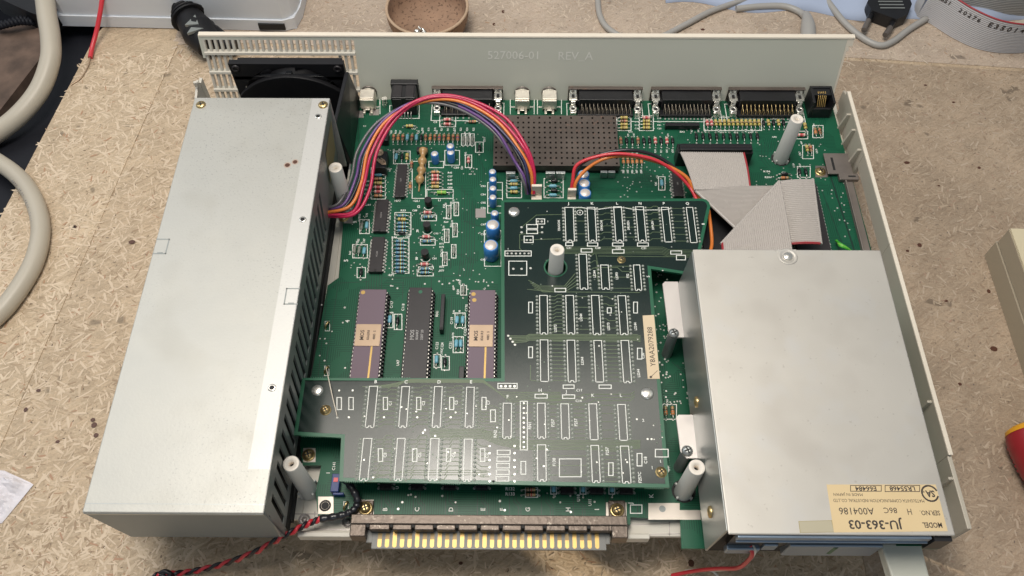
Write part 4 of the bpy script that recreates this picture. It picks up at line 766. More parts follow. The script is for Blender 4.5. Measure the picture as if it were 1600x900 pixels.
# the board with its post hole
hx, hy, hr = 22.0, 72.6, 6.3
def holed(pts, z0, z1, mats, name, parent):
    hole = [(hx + hr * math.cos(2 * math.pi * k / 28), hy + hr * math.sin(2 * math.pi * k / 28)) for k in range(28)]
    # split by a vertical cut through the hole: keyhole polygon
    i0 = max(range(len(pts)), key=lambda i: -((pts[i][0] - pts[0][0]) ** 2 + (pts[i][1] - pts[0][1]) ** 2)); j = min(range(28), key=lambda k: (hole[k][0] - pts[i0][0]) ** 2 + (hole[k][1] - pts[i0][1]) ** 2)
    a = sum(pts[i][0] * pts[(i + 1) % len(pts)][1] - pts[(i + 1) % len(pts)][0] * pts[i][1] for i in range(len(pts))); seq = [hole[(j - k if a > 0 else j + k) % 28] for k in range(29)]
    pl = list(pts[:i0 + 1]) + seq + list(pts[i0:])
    if a < 0: pl = pl[::-1]
    m = MB(); n = len(pl); m.add([(p[0], p[1], z1) for p in pl], [tuple(range(n))], 0); m.add([(p[0], p[1], z0) for p in pl], [tuple(range(n))[::-1]], 0)
    for ring, flip in ((pts if a > 0 else pts[::-1], 0), (hole, 1)):
        q = len(ring); m.add([(p[0], p[1], z0) for p in ring] + [(p[0], p[1], z1) for p in ring], [((i, (i + 1) % q, q + (i + 1) % q, q + i) if not flip else (q + i, q + (i + 1) % q, (i + 1) % q, i)) for i in range(q)], min(1, len(mats) - 1))
    return m.build(name, mats, parent)
dboard = holed(oc, ZB - 1.6, ZB, [M['pcb'], M['pcb_edge']], 'board', db)
hr = 7.2; holed(inset(oc, 2.0), ZB + .02, ZB + .05, [M['plane']], 'copper_plane', dboard)
ds = MB(); dp = MB(); dt = MB(); dv = MB(); ZD = ZB + .14
def S_(*a, **k): sil(*a, z=ZD, mbx=ds, wd=k.get('wd', .5))
def T_(body, px, py, size=2.2, rot=0): stx(body, px, py, size, rot, ZD, ds)
def D_(px, py, r=.5, mbx=None): dot(px, py, r, ZB + .11, mbx or dp)
def E_(px, py, r=.5): dot(px, py, r, ZB + .105, dv)
TZN = [0]
def zt_(): TZN[0] += 1; return ZB + .06 + (TZN[0] % 40) * .0008
def tr(*pts, wd=.32): dt.poly([at(x, y, ZB + .08) for x, y in pts], wd * 1.3, zt_())
def dsil(xt0, yt, xt1, xb0, yb, xb1, notch=True, ph=3.81, n=None):
    a, b = at((xt0 + xt1) / 2, yt, ZD), at((xb0 + xb1) / 2, yb, ZD); hw = abs(at(xt1, yt, ZD).x - at(xt0, yt, ZD).x) / 2; x = (a.x + b.x) / 2; y1, y0 = a.y, b.y
    ds.poly([(x - hw, y0), (x - hw, y1), (x + hw, y1), (x + hw, y0)], .44, ZD)
    if notch:
        ds.poly([(x - hw, y0), (x - .9, y0), (x - .6, y0 + .9), (x + .6, y0 + .9), (x + .9, y0), (x + hw, y0)], .44, ZD)
    else: ds.line((x - hw, y0), (x + hw, y0), .5, ZD)
    n = n or max(4, round((y1 - y0 + 1.2) / 2.54)); p = (y1 - y0) / (n - .4); out = []
    for k in range(n):
        y = y1 - p * .3 - k * p; out.append(y)
        for s in (-1, 1):
            sx = x + s * ph
            dp.rev([(.7, ZB + .1), (.6, ZB + .5), (.28, ZB + .8), (.05, ZB + .85)], Matrix.Translation((sx, y, 0)), 7, 0, True, False)
            dv.disc(sx, y, ZB + .09, .95, 10)
    return (x, out)
def link(A, B, jog=0, every=1, ph=3.81, wd=.3, skip=()):
    wd *= 1.3
    for k, (ya, yb_) in enumerate(zip(A[1], B[1])):
        if k % every or k in skip: continue
        xa, xb = A[0] + ph, B[0] - ph; off = jog * 1.27; mid = (xa + xb) / 2 - k * .25
        dt.poly([(xa, ya), (mid - .8, ya), (mid + .8, ya + off), (xb - 1, ya + off), (xb, yb_)], wd, zt_())
# upper block
top = [dsil(883, 324, 896, 884, 377, 897), dsil(918, 324, 930, 919, 377, 932), dsil(960, 323, 972, 961, 377, 974), dsil(994, 323, 1006, 997, 377, 1009), dsil(1033, 324, 1044, 1040, 378, 1050, False), dsil(1072, 324, 1082, 1079, 379, 1090, False)]
for t, x in zip('JKLNPQ', (888.5, 925, 964, 1000, 1037, 1074)): T_(t, x, 318, 2.7)
ds.poly([at(x, y, ZD + .02) for x, y in [(887, 324), (909, 324), (918, 326), (935, 327), (952, 324.5), (972, 324), (990, 327), (1008, 328), (1034, 328), (1048, 326)]], .45, ZD + .01)
p = at(906, 332, ZD); ds.poly([(p.x + 1.9 * math.cos(k * .449), p.y + 1.9 * math.sin(k * .449)) for k in range(14)], .35, ZD, 0, True); D_(906, 332, .7)
T_('DRA2CAS', 873.5, 352, 1.9, 90); T_('DPALCAS', 940, 352, 1.9, 90); T_('DRUSEN', 982, 352, 1.9, 90); T_('DPPLEN', 1020, 352, 1.9, 90); T_('8', 1099, 350, 2.6, 90)
for a in [(838, 342, 851, 350), (823, 351, 840, 357), (823, 359, 840, 365), (819, 369, 833, 379), (789, 392, 830, 400), (884, 379, 895, 384), (918, 379.5, 934, 384.5), (957, 379.5, 974, 384.5), (996, 379.5, 1013, 384.5), (908, 388.5, 925, 394), (957, 390, 975, 395.5), (1048, 392, 1065, 397), (1057, 399, 1071, 406), (867, 450.5, 884, 456), (795, 408, 823, 430)]: S_(*a)
for k in range(6): D_(793 + 6.6 * k, 396, .7)
for x, y in [(815, 355), (815, 363), (847, 355), (847, 363), (840.5, 346), (846.5, 346), (823, 375), (829, 375), (802, 420), (815, 420), (829, 419)]: D_(x, y, .8)
T_('C31', 889, 387.5, 1.9); T_('C29', 934, 387.5, 2); T_('C28', 966, 387.5, 2); T_('C31', 1006, 388, 2); T_('1', 794, 389, 1.8); T_('1', 856, 346, 1.8)
mid = [dsil(904, 397, 916, 907, 452, 919), dsil(938, 414, 950, 941, 452, 953), dsil(989, 414, 999, 993, 454, 1004)]
T_('LS244', 929, 428, 2.1, 90); T_('LS393', 964, 431, 2.1, 90); T_('F32', 981, 431, 2.1, 90); T_('5', 1013, 432, 2.6, 90)
r3 = [dsil(843, 461.5, 855, 844, 522, 856), dsil(884, 461.5, 896, 886, 522, 898), dsil(924, 461.5, 936, 927, 523, 939), dsil(965, 462, 977, 970, 523, 982)]
r4 = [dsil(844, 531, 856, 845, 596, 857, False), dsil(886, 531.5, 898, 888, 597, 900), dsil(928, 532, 940, 931, 597, 943, False), dsil(970, 532, 982, 975, 598, 987)]
for t, x, y in [('LS373', 868, 513), ('LS244', 908, 496), ('LS373', 951, 510), ('LS244', 993, 510), ('LS244', 910, 564), ('LS244', 998, 583), ('C26', 1005, 556)]: T_(t, x, y, 2.1, 90)
for a in [(826, 472, 832, 489), (826, 542, 832, 559), (990, 472, 996, 489), (996, 544, 1003, 561), (949, 481, 955, 489)]: S_(*a)
link(r4[0], r4[1], 0, 1, wd=.33); link(r4[2], r4[3], 0, 1, wd=.33); link(r3[0], r3[1], 1, 1); link(r3[1], r3[2], 0, 3); link(r3[2], r3[3], -1, 2); link(top[1], top[2], 1, 2); link(top[2], top[3], 0, 3); link(top[0], top[1], 0, 4); link(mid[0], mid[1], 1, 2); link(top[3], top[4], 1, 2); link(top[4], top[5], 0, 2); link(mid[1], mid[2], 0, 3)
for k in range(5): tr((795 + 2 * k, 525 + 2.6 * k), (822, 525 + 2.2 * k), (827, 522.5 + 2.2 * k), (995, 523 + 2.2 * k), (1000, 525 + 2.2 * k), wd=.45)
for k in range(4): D_(794 + 3.5 * k, 524.5 + 4.7 * k, .7)
for k in range(4): tr((826 + 3 * k, 438 + 4 * k), (843 + 2 * k, 447 + 3 * k), (882, 447 + 3 * k), (898 + 2 * k, 428 + 5 * k), wd=.36)
tr((815, 375), (845, 374), (876, 373)); tr((815, 355), (838, 336), (876, 335)); tr((848, 363), (812, 366), (812, 388), (816, 392)); tr((935, 400), (1040, 401), (1058, 401)); tr((930, 418), (965, 418), (972, 424), (988, 424)); tr((824, 452), (868, 456), (1000, 457)); tr((829, 571), (829, 594), (845, 596))
for k in range(6): tr((870, 386 + 2 * k), (1035, 386 + 2.2 * k), (1045, 390 + 2.2 * k), (1088, 391 + 2.2 * k), wd=.26)
# lower block
b1 = [dsil(577, 603.5, 590, 571, 668, 584), dsil(628, 604, 640, 623, 668, 635), dsil(679, 604, 691, 675, 668, 688), dsil(729, 605, 741, 727, 668, 739)]
b2 = [dsil(568, 685, 581, 561, 751, 575), dsil(621, 685, 633, 615, 751, 629), dsil(673, 685, 686, 669, 751, 683), dsil(726, 686, 738, 723, 752, 736)]
f1 = [dsil(786, 630, 799, 786, 685, 799), dsil(840, 630, 852, 840, 685, 852), dsil(876, 631, 888, 878, 686, 890), dsil(920, 631, 932, 922, 687, 935, False), dsil(965, 632, 977, 968, 688, 981, False)]
f2 = [dsil(840, 695, 853, 840, 752, 853), dsil(923, 696, 935, 925, 754, 939), dsil(969, 697, 982, 973, 755, 986)]
S_(813, 627, 824, 703)
for k in range(10): D_(818.5, 630 + 7.6 * k, .6)
for k in range(5): S_(777 - .5 * k, 703.5 + 10.3 * k, 797 - .5 * k, 710.5 + 10.3 * k)
for k in range(6): D_(765, 697 + 11 * k, .6); D_(804, 697 + 11 * k, .6); D_(771, 752, .6)
for t, x, y in [('B', 587, 596.5), ('C', 634.5, 597), ('D', 686, 597), ('E', 736, 597)]: T_(t, x, y, 2.8)
for t, x, y in [('F', 793, 620), ('H', 844, 610), ('J', 885, 612), ('K', 926, 618), ('L', 970, 618)]: T_(t, x, y, 2.7)
for x0 in (599, 651, 702.5, 753): S_(x0, 621, x0 + 6.5, 640)
for x0 in (591, 644.5, 697.5, 750.5): S_(x0, 701, x0 + 7, 721)
for a in [(526.5, 621, 533.5, 640), (545, 621, 552, 640), (766.5, 640.5, 774, 659), (814, 721, 821.5, 741), (951, 723, 958, 743), (995.5, 708.5, 1003, 728), (836, 616, 855, 622), (879, 617, 898, 622.5), (778, 599, 808, 607), (880, 601.5, 897, 607), (936, 601.5, 955, 607), (874, 717, 908, 745), (1024, 702, 1044, 714)]: S_(*a)
for t, x, y in [('C1', 610, 630), ('C3', 662, 630), ('C5', 713, 629), ('C7', 763, 629), ('C8', 602, 711), ('C6', 656, 711), ('C4', 709, 711), ('C2', 761, 712), ('RN2', 774, 678), ('RN1', 828, 665), ('F257', 864, 661), ('F257', 900, 660), ('F138', 866, 722), ('F257', 949, 705), ('F257C', 1000, 746), ('C18', 1009, 719), ('2', 1005, 657), ('1', 1019, 731), ('1', 1032, 721)]: T_(t, x, y, 2.3, 90 if len(t) > 1 else 0)
T_('C17', 905, 610, 2); T_('C14', 904, 626.5, 2)
for k in range(4): D_(783 + 7 * k, 603.5, .8)
for j in (1, -1):
    for A, B in zip(b1[:-1], b1[1:]): link(A, B, 1, 1, wd=.34)
    break
for A, B in zip(b2[:-1], b2[1:]): link(A, B, 2, 1, wd=.34)
for k in range(8): tr((606 + 50 * (k % 4), 608 + 7 * k), (612 + 50 * (k % 4), 604 + 7 * k), wd=.3)
for k in range(6):      # the bus that runs round the top right of the lower block
    tr((567 + 8 * k, 604 - .4 * k), (620 + 3 * k, 604 - 2.0 * k), (627 + 3 * k, 597.5 - 1.0 * k), (755, 597.5 - .8 * k), (777 + 4 * k, 612 + 3.0 * k), (800, 613 + 3.0 * k), (876, 613 + 2.6 * k), wd=.36)
for k in range(9): tr((745, 628 + 5 * k), (753, 634 + 5 * k), (770, 634 + 5 * k), (783, 640 + 5 * k), wd=.32)
for k in range(7): tr((672, 670 + 2.3 * k), (755, 671 + 2.3 * k), (776, 680 + 2.3 * k), (812, 688 + 2.3 * k), (960, 689 + 2.3 * k), (1000, 688 + 2.0 * k), wd=.36)
for k in range(7): tr((742, 690 + 8 * k), (752, 697 + 8 * k), (764, 697 + 8 * k), wd=.32)
link(f1[0], f1[1], 0, 2); link(f1[1], f1[2], 0, 1); link(f1[2], f1[3], 0, 1, wd=.36); link(f1[3], f1[4], 0, 2); link(f2[0], f2[1], 0, 2); link(f2[1], f2[2], 0, 1)
for k in range(8): tr((585, 742 + .8 * k), (612 + 4 * k, 742 - 1.2 * k), (760, 742 - 1.2 * k), wd=.28) if k % 3 == 0 else None
for k in range(3): tr((855, 620 + 5 * k), (905 + 8 * k, 620 + 5 * k), (912 + 8 * k, 616 + 5 * k), (985, 616 + 5 * k), (991, 612 + 4 * k), wd=.34)
for n_, a in [(30, (560, 612, 760, 680)), (30, (560, 695, 770, 752)), (36, (770, 600, 1000, 700)), (24, (800, 700, 990, 752)), (26, (820, 440, 1000, 600)), (26, (800, 320, 1080, 440)), (8, (1020, 640, 1035, 700))]:
    for _ in range(n_): x, y = rnd.uniform(a[0], a[2]), rnd.uniform(a[1], a[3]); (E_ if _ % 3 else D_)(x, y, rnd.uniform(.35, .55))
for x, y in [(530, 610), (551, 610), (527, 652), (545, 652), (600, 652), (652, 652), (704, 652), (661, 676), (664, 672), (680, 681), (1015, 620), (995, 655), (1012, 686), (1018, 686)]: D_(x, y, .6)
dt.build('copper_traces', M['trace_mem'], dboard); dv.build('tinned_rings', M['soldmask'], dboard); dp.build('solder_joints', M['solder'], dboard); ds.build('silkscreen', M['silk'], dboard)
for px, py in [(803, 331), (496, 610), (1011, 615)]:     # dome-headed rivets
    p = at(px, py, ZB); m = MB(); r = 3.7 if px != 496 else 3.4; m.rev([(r, 0), (r * .97, .4), (r * .8, .9), (r * .45, 1.15), (.1, 1.2)], Matrix.Translation((p.x, p.y, ZB)), 22); m.build('rivet', M['chrome'], db)
for px, py, r in [(509, 641, 2.6), (1033, 738, 2.6), (971, 406, 2.2)]:
    p = at(px, py, ZB); m = MB(); screw(m, (p.x, p.y, ZB + .1), r, 1.8, rot=.6); m.rev([(r * 1.2, ZB + .05), (r * 1.15, ZB + .4), (r * .9, ZB + .4)], Matrix.Translation((p.x, p.y, 0)), 18, 0, True, False); m.build('screw', [M['brass'], M['hole']], db)
m = MB()                                     # nibbled break-off edges
def nib(a, b, n):
    a, b = at(*a, ZB - .8), at(*b, ZB - .8)
    for k in range(n): c = a.lerp(b, k / (n - 1)); m.box(c.x - .25, c.x + .25, c.y - .25, c.y + .25, ZB - 1.5, ZB - .1)
nib((472, 682), (500, 683), 9); nib((540, 753.5), (568, 754), 10); nib((690, 756), (718, 757), 10); nib((1008, 763), (1036, 763.5), 10); nib((486, 590), (515, 590.5), 9); nib((604, 590.5), (640, 591), 10); nib((1044, 705), (1047, 735), 9); nib((1036, 610), (1041, 660), 12); nib((784, 440), (784, 480), 10)
m.build('nibbled_edges', M['pcb_edge'], dboard)
# barcode style sticker
p = [at(1004, 493, ZB + .2), at(1022, 492, ZB + .2), at(1031, 592, ZB + .2), at(1012, 592, ZB + .2)]; m = MB(); m.hexa([(q.x, q.y, ZB + .12) for q in p[::-1]], [(q.x, q.y, ZB + .3) for q in p[::-1]]); st = m.build('sticker', M['sticker'], db, .08)
c = (p[0] + p[2]) / 2; m = MB(); m.text('Y8AA2079288', Vector((c.x + .3, c.y, ZB + .34)), 4.3, 90, squash=1.0); m.build('serial_number', M['ink'], st)
m = MB(); q = at(1017, 589, 0); q = at(1017, 589, ZB + .36); m.disc(q.x, q.y, ZB + .36, .7, 10); m.line(at(1018, 588, 0).to_2d() * 0 + Vector((q.x, q.y)), Vector((q.x + 4, q.y + 4)), .25, ZB + .36); m.build('pen_mark', M['ink'], st)
# sockets and parts on its underside
for px0, px1, py in [(560, 740, 640), (560, 740, 718), (845, 985, 715)]:
    a, b = at(px0, py, 12), at(px1, py, 12); 
    for k in range(4): m = MB(); m.box(lerp(a.x, b.x, k / 3) - 4, lerp(a.x, b.x, k / 3) + 4, a.y - 10, a.y + 10, 12, ZB - 1.7); m.build('memory_chip', M['black'], db)
for x, y in [(-113, -17), (78, -53), (52, 66)]: m = MB(); m.cyl(x, y, .1, ZB - 1.65, 2.2); m.build('spacer', M['post'], db)

# bare jumper wire hooked from the test loop to the memory board
m = MB(); m.sweep(spline([at(508, 574, 3), at(510, 577, 9), at(513, 590, 22.5), at(520, 622, 23.5), at(526, 647, 22.5), at(527, 652, ZB)], 6), .3, 6)
tag(m.build('jumper_wire', M['white']), 'thin bare jumper wire slanting over the left end of the memory board', 'wire')

# ------------------------------------------------------------------ floppy drive
DX0, DX1, DY0, DY1, DZ = 93.8, 195.4, -101.3, 52.3, 71.3
fd = thing('floppy_drive', (145, -25, 15), 'floppy disk drive in pale satin metal with a cream model label', 'floppy drive')
m = MB(); m.box(DX0, DX1, DY0, DY1, DZ - 1.2, DZ)
m.hexa([(DX1 - 1.1, DY0 + 3, 22), (DX1, DY0 + 3, 22), (DX1, DY1, 22), (DX1 - 1.1, DY1, 22)], [(DX1 - 1.1, DY0 + 3, DZ - 1.25), (DX1, DY0 + 3, DZ - 1.25), (DX1, DY1, DZ - 1.25), (DX1 - 1.1, DY1, DZ - 1.25)])
m.box(DX0 + 1, DX1 - 1.2, DY1 - 1.3, DY1 - .1, 40, DZ - 1.25)
m.build('top_cover', M['steel_drive'], fd, .7)
m = MB(); m.hexa([(DX0 + .3, DY0 + 5.5, 19), (DX0 + 1.5, DY0 + 5.5, 19), (DX0 + 1.5, DY1 + 7, 19), (DX0 + .3, DY1 + 7, 19)], [(DX0 - .2, DY0 + 2, DZ - 2.0), (DX0 + .9, DY0 + 2, DZ - 2.0), (DX0 + .9, DY1 - .2, DZ - 2.0), (DX0 - .2, DY1 - .2, DZ - 2.0)])
m.build('side_plate', M['steel_side'], fd, .3)
m = MB(); m.box(DX0 + 2, DX1 - 2, DY0 + 6, DY1 - 3, 18, DZ - 3); m.build('mechanism', M['hole'], fd)
for (px0, py0, px1, py1, z, sx, sy) in [(1035, 440, 1068, 527, 26, 1053, 520), (1056, 648, 1092, 716, 26, 1074, 704)]:
    a, b = at(px0, py0, z), at(px1, py1, z); m = MB(); x0, x1, y1, y0 = a.x, DX0 + .2, a.y, b.y; c_ = 2.4
    m.prism([(x0, y1 - 1.5), (x0 + 1.5, y1), (x1, y1), (x1, y0), (x0 + 3.5, y0), (x0 + .6, y0 + 3.5)], z - 1.3, z); br = m.build('mounting_tab', M['bracket'], fd, .25)
    s_ = at(sx, sy, z + 1); m = MB(); screw(m, (s_.x, s_.y, z), 3.0, 2.2); m.build('screw', [M['steel_side'], M['hole']], br)
    m = MB(); m.cyl(s_.x, s_.y, 0, z - 1.35, 3.0, 2.8); m.build('standoff', M['steel_dark'], br)
for px, py, z in [(1085, 628, 40), (1104, 800, 42)]:
    m = MB(); q = at(px, py, z); Mx = Matrix.Translation((DX0 - .1, q.y, z)) @ Matrix.Rotation(-math.pi / 2, 4, 'Y'); m.rev([(3.0, -.1), (2.9, .8), (1.4, 1.4), (.1, 1.5)], Mx, 16); m.build('side_screw', M['brass'], fd)
p = at(1231, 401, DZ); m = MB(); m.rev([(5.3, 0), (5.0, .35), (3.6, .32), (3.2, .1)], Matrix.Translation((p.x, p.y, DZ)), 24, 0, True, False); m.rev([(2.6, .1), (2.4, .8), (.1, 1.0)], Matrix.Translation((p.x, p.y, DZ)), 20, 1); m.box(p.x - 5.2, p.x + 5.2, p.y + .5, DY1 - .05, DZ + .02, DZ + .25)
m.build('screw_boss', [M['steel_drive'], M['chrome']], fd, .1)
# front bezel hardware
m = MB(); m.box(DX0 + 4.5, DX1 - 16 + 6, DY0 - 1.2, DY0 + 1.5, DZ - 7, DZ - 1.6); m.box(DX0 + 4.5, DX1 - 10, DY0 - 1.9, DY0 - 1.0, DZ - 7.3, DZ - 6.4); m.build('front_rail', M['steel_skylit'], fd, .5)
m = MB(); m.box(DX0 + 6, DX1 - 3, DY0 + 3, DY0 + 6, 40, DZ - 7.5); m.box(DX1 - 9, DX1 - 1, DY0 - 2, DY0 + 3, 56, DZ - 2); m.build('front_gap', M['black'], fd)
for bx_ in [(100, 116, -100.5, -97, 33, 40.5), (128, 172, -100.8, -96.8, 31, 48.5), (117, 124, -99.5, -96, 36, 44)]: m = MB(); m.box(*bx_); m.build('front_plate', M['steel_skylit'], fd, .7)
m = MB(); m.cyl(150, -99, 36, 47, 2.2); m.build('green_roller', M['pcb'], fd); m = MB(); m.box(180, 202, -99, -96, 38, 44); m.build('drive_board', M['pcb'], fd)
m = MB(); a, b = at(1375, 861, 42), at(1441, 868, 42)
m.hexa([(a.x + 5, a.y - 34, 34), (b.x + 3, a.y - 34, 34), (b.x, a.y + 6, 38), (a.x, a.y + 6, 38)], [(a.x + 6, a.y - 34, 41), (b.x + 2, a.y - 34, 41), (b.x - .2, a.y + 6, 44), (a.x, a.y + 6, 44)]); m.build('eject_button', M['case_panel'], fd, .8)
# labels on the lid
zt = DZ + .08
def sheet(px, mat, z, name, parent):
    q = [at(x, y, z) for x, y in px]; m = MB(); m.hexa([(v.x, v.y, z - .06) for v in q[::-1]], [(v.x, v.y, z) for v in q[::-1]]); return m.build(name, M[mat], parent)
lab = sheet([(1291.5, 757), (1462, 757), (1481, 830), (1303, 832)], 'sticker2', zt, 'model_label', fd); lab['label'] = 'cream label with the model and serial number, upside down'
sheet([(1247.5, 814.3), (1300, 812.8), (1304, 831.6), (1250, 832.6)], 'olive', zt - .03, 'sticker_edge', fd)
sheet([(1248.5, 815), (1299, 813.5), (1303, 831), (1251, 832)], 'sticker3', zt, 'blank_sticker', fd)
m = MB()
def lt(body, px, py, size, sq=1., w_=.0): p = at(px, py, zt + .04); m.text(body, Vector((p.x, p.y, zt + .04)), size, 180, squash=sq, weight=w_)
lt('MODEL', 1457, 820, 3.3, .8, .02); lt('JU-363-03', 1367, 819, 5.6, 1.05, .02); lt('SER.NO.', 1453, 801, 3.1, .82, .01); lt('H', 1421, 799, 4, .8); lt('86C', 1391, 797, 3.7, 1.0); lt('A004186', 1338, 798, 4.6, .95)
lt('MATSUSHITA COMMUNICATION INDUSTRIAL CO.,LTD', 1373, 782, 2.1, .80); lt('MADE IN JAPAN', 1325, 772.5, 1.9, 1.0); lt('LR55468', 1410, 763, 3.0, 1.1, .02); lt('E66484', 1353, 763, 3.0, 1.1, .02)
for a in [(1383, 758.5, 1437, 768), (1329, 758.5, 1377, 767.5)]: sil(*a, wd=.3, z=zt + .04, mbx=m)
p = at(1453, 771, zt); cxx, cyy = p.x, p.y
m.poly([(cxx + 3.6 * math.cos(math.radians(25 + k * 15.5)), cyy + 3.6 * math.sin(math.radians(25 + k * 15.5))) for k in range(21)], .75, zt + .04); m.text('SA', Vector((cxx + .2, cyy, zt + .045)), 4.2, 180, squash=.85, weight=.03); lt('R', 1443, 768, 1.5)
m.build('label_print', M['ink'], lab)

# ------------------------------------------------------------------ flat ribbon cable, folded
def ribbed(m, A, B, C, D, n, th=.75, red=None, seg=10, sag=None):
    """A->B across the cable at one end, D->C across it at the other end"""
    sub = 5; cols = n * sub; top = []; 
    for j in range(seg + 1):
        t = j / seg; row = []
        for i in range(cols + 1):
            s = i / cols; p = A.lerp(B, s).lerp(D.lerp(C, s), t); z = abs(math.sin(math.pi * i / sub)) * .85 + (sag(s, t) if sag else 0); row.append(Vector((p.x, p.y, p.z + z)))
        top.append(row)
    W = cols + 1; vs = [v for r in top for v in r] + [v - Vector((0, 0, th)) for r in top for v in r]; nb = (seg + 1) * W
    up = (B - A).cross(D - A).z < 0
    for j in range(seg):
        for i in range(cols):
            k = i // sub; mi = 1 if red is not None and k == (red % n) else 0; q = (j * W + i, j * W + i + 1, (j + 1) * W + i + 1, (j + 1) * W + i)
            m.f.append(tuple(len(m.v) + x for x in (q[::-1] if up else q))); m.m.append(mi); m.sm.append(True); m.f.append(tuple(len(m.v) + nb + x for x in (q if up else q[::-1]))); m.m.append(mi); m.sm.append(True)
    for i, j2, mi in ((0, 0, 1 if red == 0 else 0), (cols, 0, 1 if red is not None and red % n == n - 1 else 0)):
        for j in range(seg): m.f.append(tuple(len(m.v) + x for x in (j * W + i, (j + 1) * W + i, nb + (j + 1) * W + i, nb + j * W + i))); m.m.append(mi); m.sm.append(False)
    m.v += [tuple(v) for v in vs]
rc = thing('ribbon_cable', (150, 120, 0), 'pinkish grey flat ribbon cable, folded twice between its black header and the floppy drive', 'ribbon cable')
m = MB(); ribbed(m, at(1063, 238, 15.5), at(1164, 239, 15.5), at(1174, 297, 18), at(1085, 297, 18), 34, red=-1, sag=lambda s, t: 1.6 * math.sin(math.pi * t))
ribbed(m, at(1086, 296, 17), at(1149, 355, 15), at(1245, 372, 17.5), at(1215, 290, 18.5), 34, seg=14, sag=lambda s, t: 1.2 * math.sin(math.pi * min(1, t * 1.1)))
ribbed(m, at(1216, 283, 19.6), at(1234, 382, 19.6), at(1282, 381.5, 20.6), at(1269, 280, 20.6), 34, red=-1, sag=lambda s, t: .8 * math.sin(math.pi * t))
ribbed(m, at(1127, 381, 23), at(1219, 283, 23), at(1240, 401, 25), at(1128, 399, 25), 34, red=0, sag=lambda s, t: .7 * math.sin(math.pi * t))
for a_, b_, zz, rr in [((1086, 297), (1149, 356), 16.6, 1.1), ((1127, 381.5), (1218, 283.5), 22.4, 1.2), ((1269.5, 280), (1282.5, 381.5), 19.8, 1.2)]:
    p0, p1 = at(*a_, zz), at(*b_, zz); m.sweep([p0.lerp(p1, k / 68) for k in range(69)], rr, 10, 0, lambda t: rr * (.86 + .14 * abs(math.sin(t * 34 * math.pi))))
m.build('cable', [M['ribbon'], M['ribbon_red']], rc)
m = MB(); m.box(106.5, 157, 168.2, 176.5, 0, 14.2); m.box(107.5, 156, 168.6, 174, 14.3, 17.2); m.build('connector', M['black'], rc, .5)
m = MB(); m.box(108.5, 155, 171, 171.8, 17.25, 17.5); m.build('connector_ridge', M['chip'], rc, .2)

# ------------------------------------------------------------------ loose wires
def wire(parts, name, label, cat, group=None):
    """each wire of a bundle is its own part"""
    root = thing(name, parts[0][1][0], label, cat, group)
    for nm, pts, mat, r in parts:
        m = MB(); ph = rnd.uniform(0, 6); q = [Vector(p) for p in pts]; q = q[:1] + [p + Vector((rnd.uniform(-.8, .8), rnd.uniform(-.8, .8), rnd.uniform(-1, 1))) for p in q[1:-1]] + q[-1:]
        m.sweep(spline(q, 10), r, 10); m.build(nm, M[mat], root)
    return root
def path(l): return [at(x, y, z) for x, y, z in l]
W_ = [('w_grey', [(505, 327, 15), (532, 316, 17), (549, 280, 20), (558, 236, 24), (590, 190, 31), (645, 164, 37), (705, 165, 38), (765, 203, 34), (806, 252, 25), (818, 284, 19), (823, 303, 10)]),
 ('w_purple', [(505, 328, 14), (536, 318, 17), (556, 280, 21), (567, 236, 25), (598, 188, 33), (650, 159, 38), (710, 164, 38.5), (770, 202, 35), (806, 250, 26), (820, 281, 19), (825, 303, 10)]),
 ('w_black', [(506, 332, 14), (540, 325, 16), (560, 285, 20), (570, 240, 25), (602, 190, 33), (652, 162, 37), (708, 161, 39), (773, 196, 35), (812, 245, 26), (824, 280, 19), (827, 303, 10)]),
 ('w_navy', [(506, 334, 13), (545, 325, 15), (563, 292, 20), (574, 245, 25), (606, 190, 32), (655, 160, 38), (704, 158, 40), (768, 190, 36), (814, 247, 27), (826, 284, 18), (829, 303, 10)]),
 ('w_orange', [(507, 333, 15.5), (546, 322, 18), (565, 284, 22), (576, 236, 27), (606, 186, 35), (660, 157, 40), (715, 158, 41), (775, 187, 37), (815, 235, 29), (829, 272, 20), (831, 303, 10)]),
 ('w_red', [(508, 336, 14), (550, 330, 17), (570, 290, 22), (581, 240, 27), (611, 184, 36), (660, 152, 42), (720, 150, 43), (785, 180, 39), (824, 232, 30), (834, 268, 21), (834, 303, 10)]),
 ('w_red', [(508, 338, 12), (554, 334, 15), (576, 295, 21), (590, 240, 27), (618, 186, 35), (664, 156, 41), (722, 155, 42), (782, 185, 38), (820, 234, 30), (832, 270, 20), (832.5, 303, 10)])]
wire([('strand', path(p), c, 1.12 if c in ('w_red', 'w_orange') else 1.0) for c, p in W_], 'power_harness', 'arched bundle of red, orange, purple and grey wires leaving the power supply', 'wire harness')
D_W = [('w_red2', [(892, 302, 8), (893, 285, 14), (903, 259, 22), (935, 242, 28), (975, 240, 30), (1020, 249, 27), (1055, 270, 20), (1078, 294, 14), (1092, 320, 12), (1100, 340, 8)]),
 ('w_black', [(895, 302, 8), (896, 283, 14), (908, 256, 22), (940, 238, 27), (985, 236, 28), (1030, 246, 25), (1062, 268, 20), (1085, 300, 13), (1096, 325, 10), (1102, 345, 8)]),
 ('w_orange', [(898, 303, 8), (901, 285, 14), (915, 262, 21), (945, 248, 25), (985, 244, 26), (1030, 254, 24), (1068, 274, 19), (1088, 300, 14), (1103, 322, 13), (1109, 345, 13), (1112, 375, 13), (1110, 394, 13)])]
wire([('strand', path(p), c, 1.15) for c, p in D_W], 'drive_power_wires', 'red, black and orange wires curving from the small white header towards the ribbon cable', 'wires')
